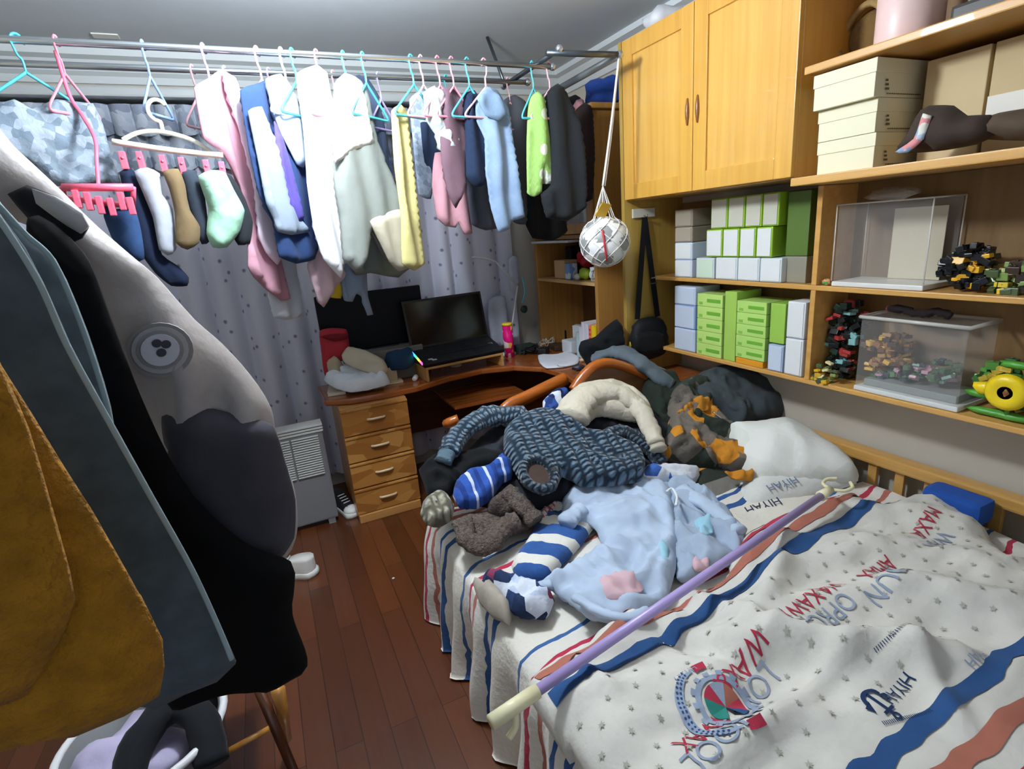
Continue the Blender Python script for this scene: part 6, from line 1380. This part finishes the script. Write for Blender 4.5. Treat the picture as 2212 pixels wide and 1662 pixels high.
check = stripes('blue_check', [(0, '2c4f9a'), (.35, 'c4cbe2'), (.5, '2c4f9a'), (.75, '1f3a7a')], period=.075, axis=0, wob=.02)
heap('checked_towel', 'blue and white checked towel bunched at the bed corner', 'towel', [(978, 1072), (985, 1040), (1015, 1018), (1050, 1012), (1082, 985), (1108, 1005), (1105, 1035), (1085, 1045), (1062, 1080), (1030, 1100), (992, 1098)], check, lift=.03, T=.045, amp=.014, freq=8, seed=30)
heap('beige_knit_cap', 'beige and grey knitted cap bunched at the corner of the bed', 'cap', [(908, 1112), (915, 1085), (942, 1064), (968, 1072), (982, 1095), (975, 1125), (950, 1140), (922, 1135)], knit('beige_knit', 'a8a38e', '5e5a4c', 70, 40), lift=.02, T=.045, amp=.014, freq=12, seed=31, edge=.04)
bf = C('brown_fur', '6f625a', '4e443e', vscale=90, bscale=150, bump=1.0)
heap('brown_scarf', 'fluffy brown looped scarf at the edge of the bed', 'scarf', [(985, 1130), (1010, 1110), (1060, 1105), (1120, 1090), (1165, 1110), (1160, 1140), (1100, 1160), (1040, 1180), (1000, 1165)], bf, lift=.0, T=.02, amp=.008, seed=32,
     parts=[('tube', 'loop', [(1000, 1125), (1010, 1165), (1045, 1180), (1072, 1160), (1095, 1135), (1118, 1125)], .036, bf, .05), ('tube', 'loop', [(1100, 1062), (1118, 1085), (1140, 1105), (1158, 1128)], .036, bf, .065)])
heap('brown_bear_cloth', 'dark taupe fluffy cloth between the checked towel and the brown scarf', 'cloth', [(1055, 1085), (1100, 1050), (1125, 1075), (1135, 1110), (1090, 1120), (1055, 1110)], C('taupe_fur', '554a45', bump=.9, bscale=130), lift=.02, T=.04, seed=33)
heap('striped_shirt', 'blue and white broad striped shirt under the pale blue pyjamas', 'shirt', [(1165, 1110), (1200, 1078), (1260, 1058), (1300, 1075), (1300, 1110), (1270, 1160), (1225, 1210), (1180, 1250), (1120, 1250), (1105, 1225), (1140, 1170)], stripes('broad_stripe', [(0, '2f5590'), (.38, 'dcd9ce'), (.8, '2f5590')], period=.12, axis=0, rot=-.9), lift=.0, T=.03, amp=.012, seed=34, flat=True,
     parts=[('patch', 'red_trim', [(1168, 1115), (1185, 1080), (1230, 1056), (1262, 1052), (1250, 1066), (1205, 1085), (1182, 1122)], stripes('trim_check', [(0, 'd8586a'), (.4, 'e6dfd8')], period=.02), .03, .006)])
pj = C('pyjama_blue', 'b4c4d8', bump=.15)
heap('pyjama_shirt', 'pale blue pyjama top with a faded pink print spread over the bed', 'pyjamas', [(1215, 1085), (1240, 1058), (1290, 1052), (1340, 1055), (1385, 1045), (1420, 1015), (1445, 1040), (1455, 1100), (1462, 1170), (1460, 1230), (1442, 1290), (1405, 1322), (1340, 1345), (1270, 1335), (1225, 1300), (1190, 1275), (1165, 1268), (1205, 1245), (1270, 1205), (1300, 1185), (1290, 1150), (1270, 1130), (1215, 1135)], pj, lift=.03, T=.028, amp=.026, freq=6, seed=35, flat=True, edge=.05,
     parts=[('patch', 'pink_print', [(1290, 1268), (1320, 1248), (1370, 1250), (1390, 1270), (1360, 1298), (1310, 1295)], C('print_pink', 'd6b3b9', bump=.1), .048, .006), ('patch', 'teal_print', [(1420, 1180), (1446, 1190), (1440, 1230), (1425, 1210)], C('print_teal', '9cc8d8', bump=.1), .045, .006),
            ('tube', 'cuff', [(1165, 1268), (1190, 1262)], .018, pj, .02), ('tube', 'sleeve', [(1255, 1100), (1235, 1115), (1225, 1128)], .035, pj, .035), ('tube', 'hem_fold', [(1240, 1290), (1290, 1318), (1350, 1335), (1400, 1318)], .014, pj, .05), ('tube', 'drawstring', [(1440, 1062), (1452, 1056), (1462, 1072), (1460, 1092)], .005, wht, .07)])
heap('pyjama_trousers', 'pale blue and grey pyjama trousers right of the pyjama top', 'pyjamas', [(1440, 1045), (1475, 1035), (1520, 1062), (1560, 1095), (1600, 1140), (1612, 1160), (1598, 1205), (1560, 1228), (1500, 1250), (1462, 1250), (1455, 1190), (1450, 1110)], C('pyjama_grey', 'a3b2c4', bump=.15), lift=.02, T=.028, amp=.028, freq=8, seed=36, flat=True,
     parts=[('tube', 'leg', [(1470, 1060), (1510, 1080), (1555, 1115), (1600, 1150)], (.034, .026), pj, .035), ('patch', 'teal_print', [(1500, 1125), (1535, 1118), (1540, 1150), (1515, 1160)], C('print_teal', '8cc8d6'), .05, .006), ('patch', 'pink_print', [(1495, 1215), (1530, 1210), (1530, 1232), (1500, 1236)], C('print_pink', 'd9a8ab'), .045, .006)])
heap('printed_shirt', 'white shirt with blue collar print above the pyjamas', 'shirt', [(1370, 1035), (1395, 1008), (1450, 1005), (1500, 1012), (1512, 1030), (1495, 1050), (1440, 1042), (1400, 1050)], cells('shirt_print', ['dcdfe4', 'dcdfe4', '3f62a8', 'dcdfe4', 'c9cdd8'], scale=16), lift=.02, T=.03, seed=37)
heap('patterned_sock', 'navy and white crumpled patterned sock at the edge of the bed', 'sock', [(1040, 1262), (1060, 1250), (1120, 1262), (1165, 1278), (1198, 1300), (1180, 1330), (1130, 1335), (1105, 1322), (1080, 1290)], cells('sock_print', ['2b4068', 'd0d6e2', '22304e', 'b9c4d8', '7f3a52'], scale=18), lift=.02, T=.04, amp=.018, freq=12, seed=38, flat=True, edge=.035)
heap('beige_vest', 'crumpled grey beige vest slipping over the edge of the bed', 'vest', [(1022, 1262), (1050, 1262), (1085, 1290), (1108, 1320), (1100, 1350), (1060, 1330), (1035, 1300)], C('vest_beige', 'a39a8c'), lift=.0, T=.03, amp=.02, freq=12, seed=39, flat=True, edge=.03)
heap('blue_cloth_strip', 'narrow navy cloth strip tucked behind the pillow', 'cloth', [(1595, 1035), (1625, 1030), (1620, 1070), (1600, 1105), (1585, 1100)], C('strip_navy', '2a4a80'), lift=.01, T=.02, seed=40)
# grey trousers thrown over the board, black cloth on the desk end
gt = C('trousers_grey', '5c666e', bump=.3)
t = thing('grey_joggers', 'grey joggers thrown over the curved wooden end board', 'trousers', on(1350, 790, 'y', 2.15))
P = [on(x, y, 'y', yy) for x, y, yy in ((1285, 778, 2.30), (1325, 762, 2.22), (1370, 775, 2.12), (1410, 805, 2.05), (1450, 832, 2.0))]
MB().tube(spath(P, 6), [.05 * (1 + .12 * math.sin(i)) for i in range(25)], 16, flat=.6, wob=.3, seed=2).build('leg', gt, t)
P = [on(x, y, 'y', yy) for x, y, yy in ((1300, 772, 2.36), (1345, 755, 2.27), (1400, 788, 2.16), (1440, 812, 2.1))]
MB().tube(spath(P, 6), .036, 14, flat=.6, wob=.3, seed=5).build('leg', gt, t)
o = puff(MB(), pxloop([(1250, 758), (1255, 738), (1285, 728), (1310, 705), (1332, 690), (1342, 715), (1345, 752), (1320, 765), (1295, 785), (1270, 795), (1262, 775)], Vector((1.7, 2.36, .8)), (0, -1, .3)), Vector((1.7, 2.36, .8)), (1, 0, 0), (0, .287, .958), .04, .04, 'c', .016, 9, 41, .02).build('black_scarf', C('scarf_black', '121418')); tag(o, 'black scarf heaped on the desk end below the hutch', 'scarf')
# --- pole lying across the bed
a = on(1060, 1562, 'z', .60); b = on(1782, 1066, 'z', .66); a.z = .60
a = on(1060, 1562, 'z', .62); d = b - a
t = thing('clothes_pole', 'long lilac clothes pole with cream ends lying across the bed', 'pole', a)
MB().cyl(a + d * .085, b - d * .0, .0125, 16).build('tube', mat('pole_lilac', 'ab98cc', rough=.35), t)
cr_ = mat('pole_cream', 'e6dfb6', rough=.4)
MB().cyl(a, a + d * .09, .0165, 16).build('end_sleeve', cr_, t)
MB().tube(spath([a + d * .045 - Vector((0, 0, .012)), a + d * .04 + Vector((-.0, -.01, -.04)), a + d * .025 + Vector((0, -.012, -.055))], 5), .008, 8).build('end_clip', cr_, t)
MB().cyl(b - d * .02, b + d * .028, .018, 16, .012).build('fork_socket', cr_, t)
e = b + d * .028; dn_ = d.normalized(); sd = dn_.cross(Vector((0, 0, 1))).normalized()
for s_ in (1, -1):
    MB().tube(spath([e, e + dn_ * .02 + sd * .035 * s_, e + dn_ * .06 + sd * .042 * s_, e + dn_ * .09 + sd * .022 * s_], 5), .006, 8).build('fork_prong', cr_, t)
for o in bpy.data.objects:
    for k in ('_w', '_local'):
        if k in o: del o[k]
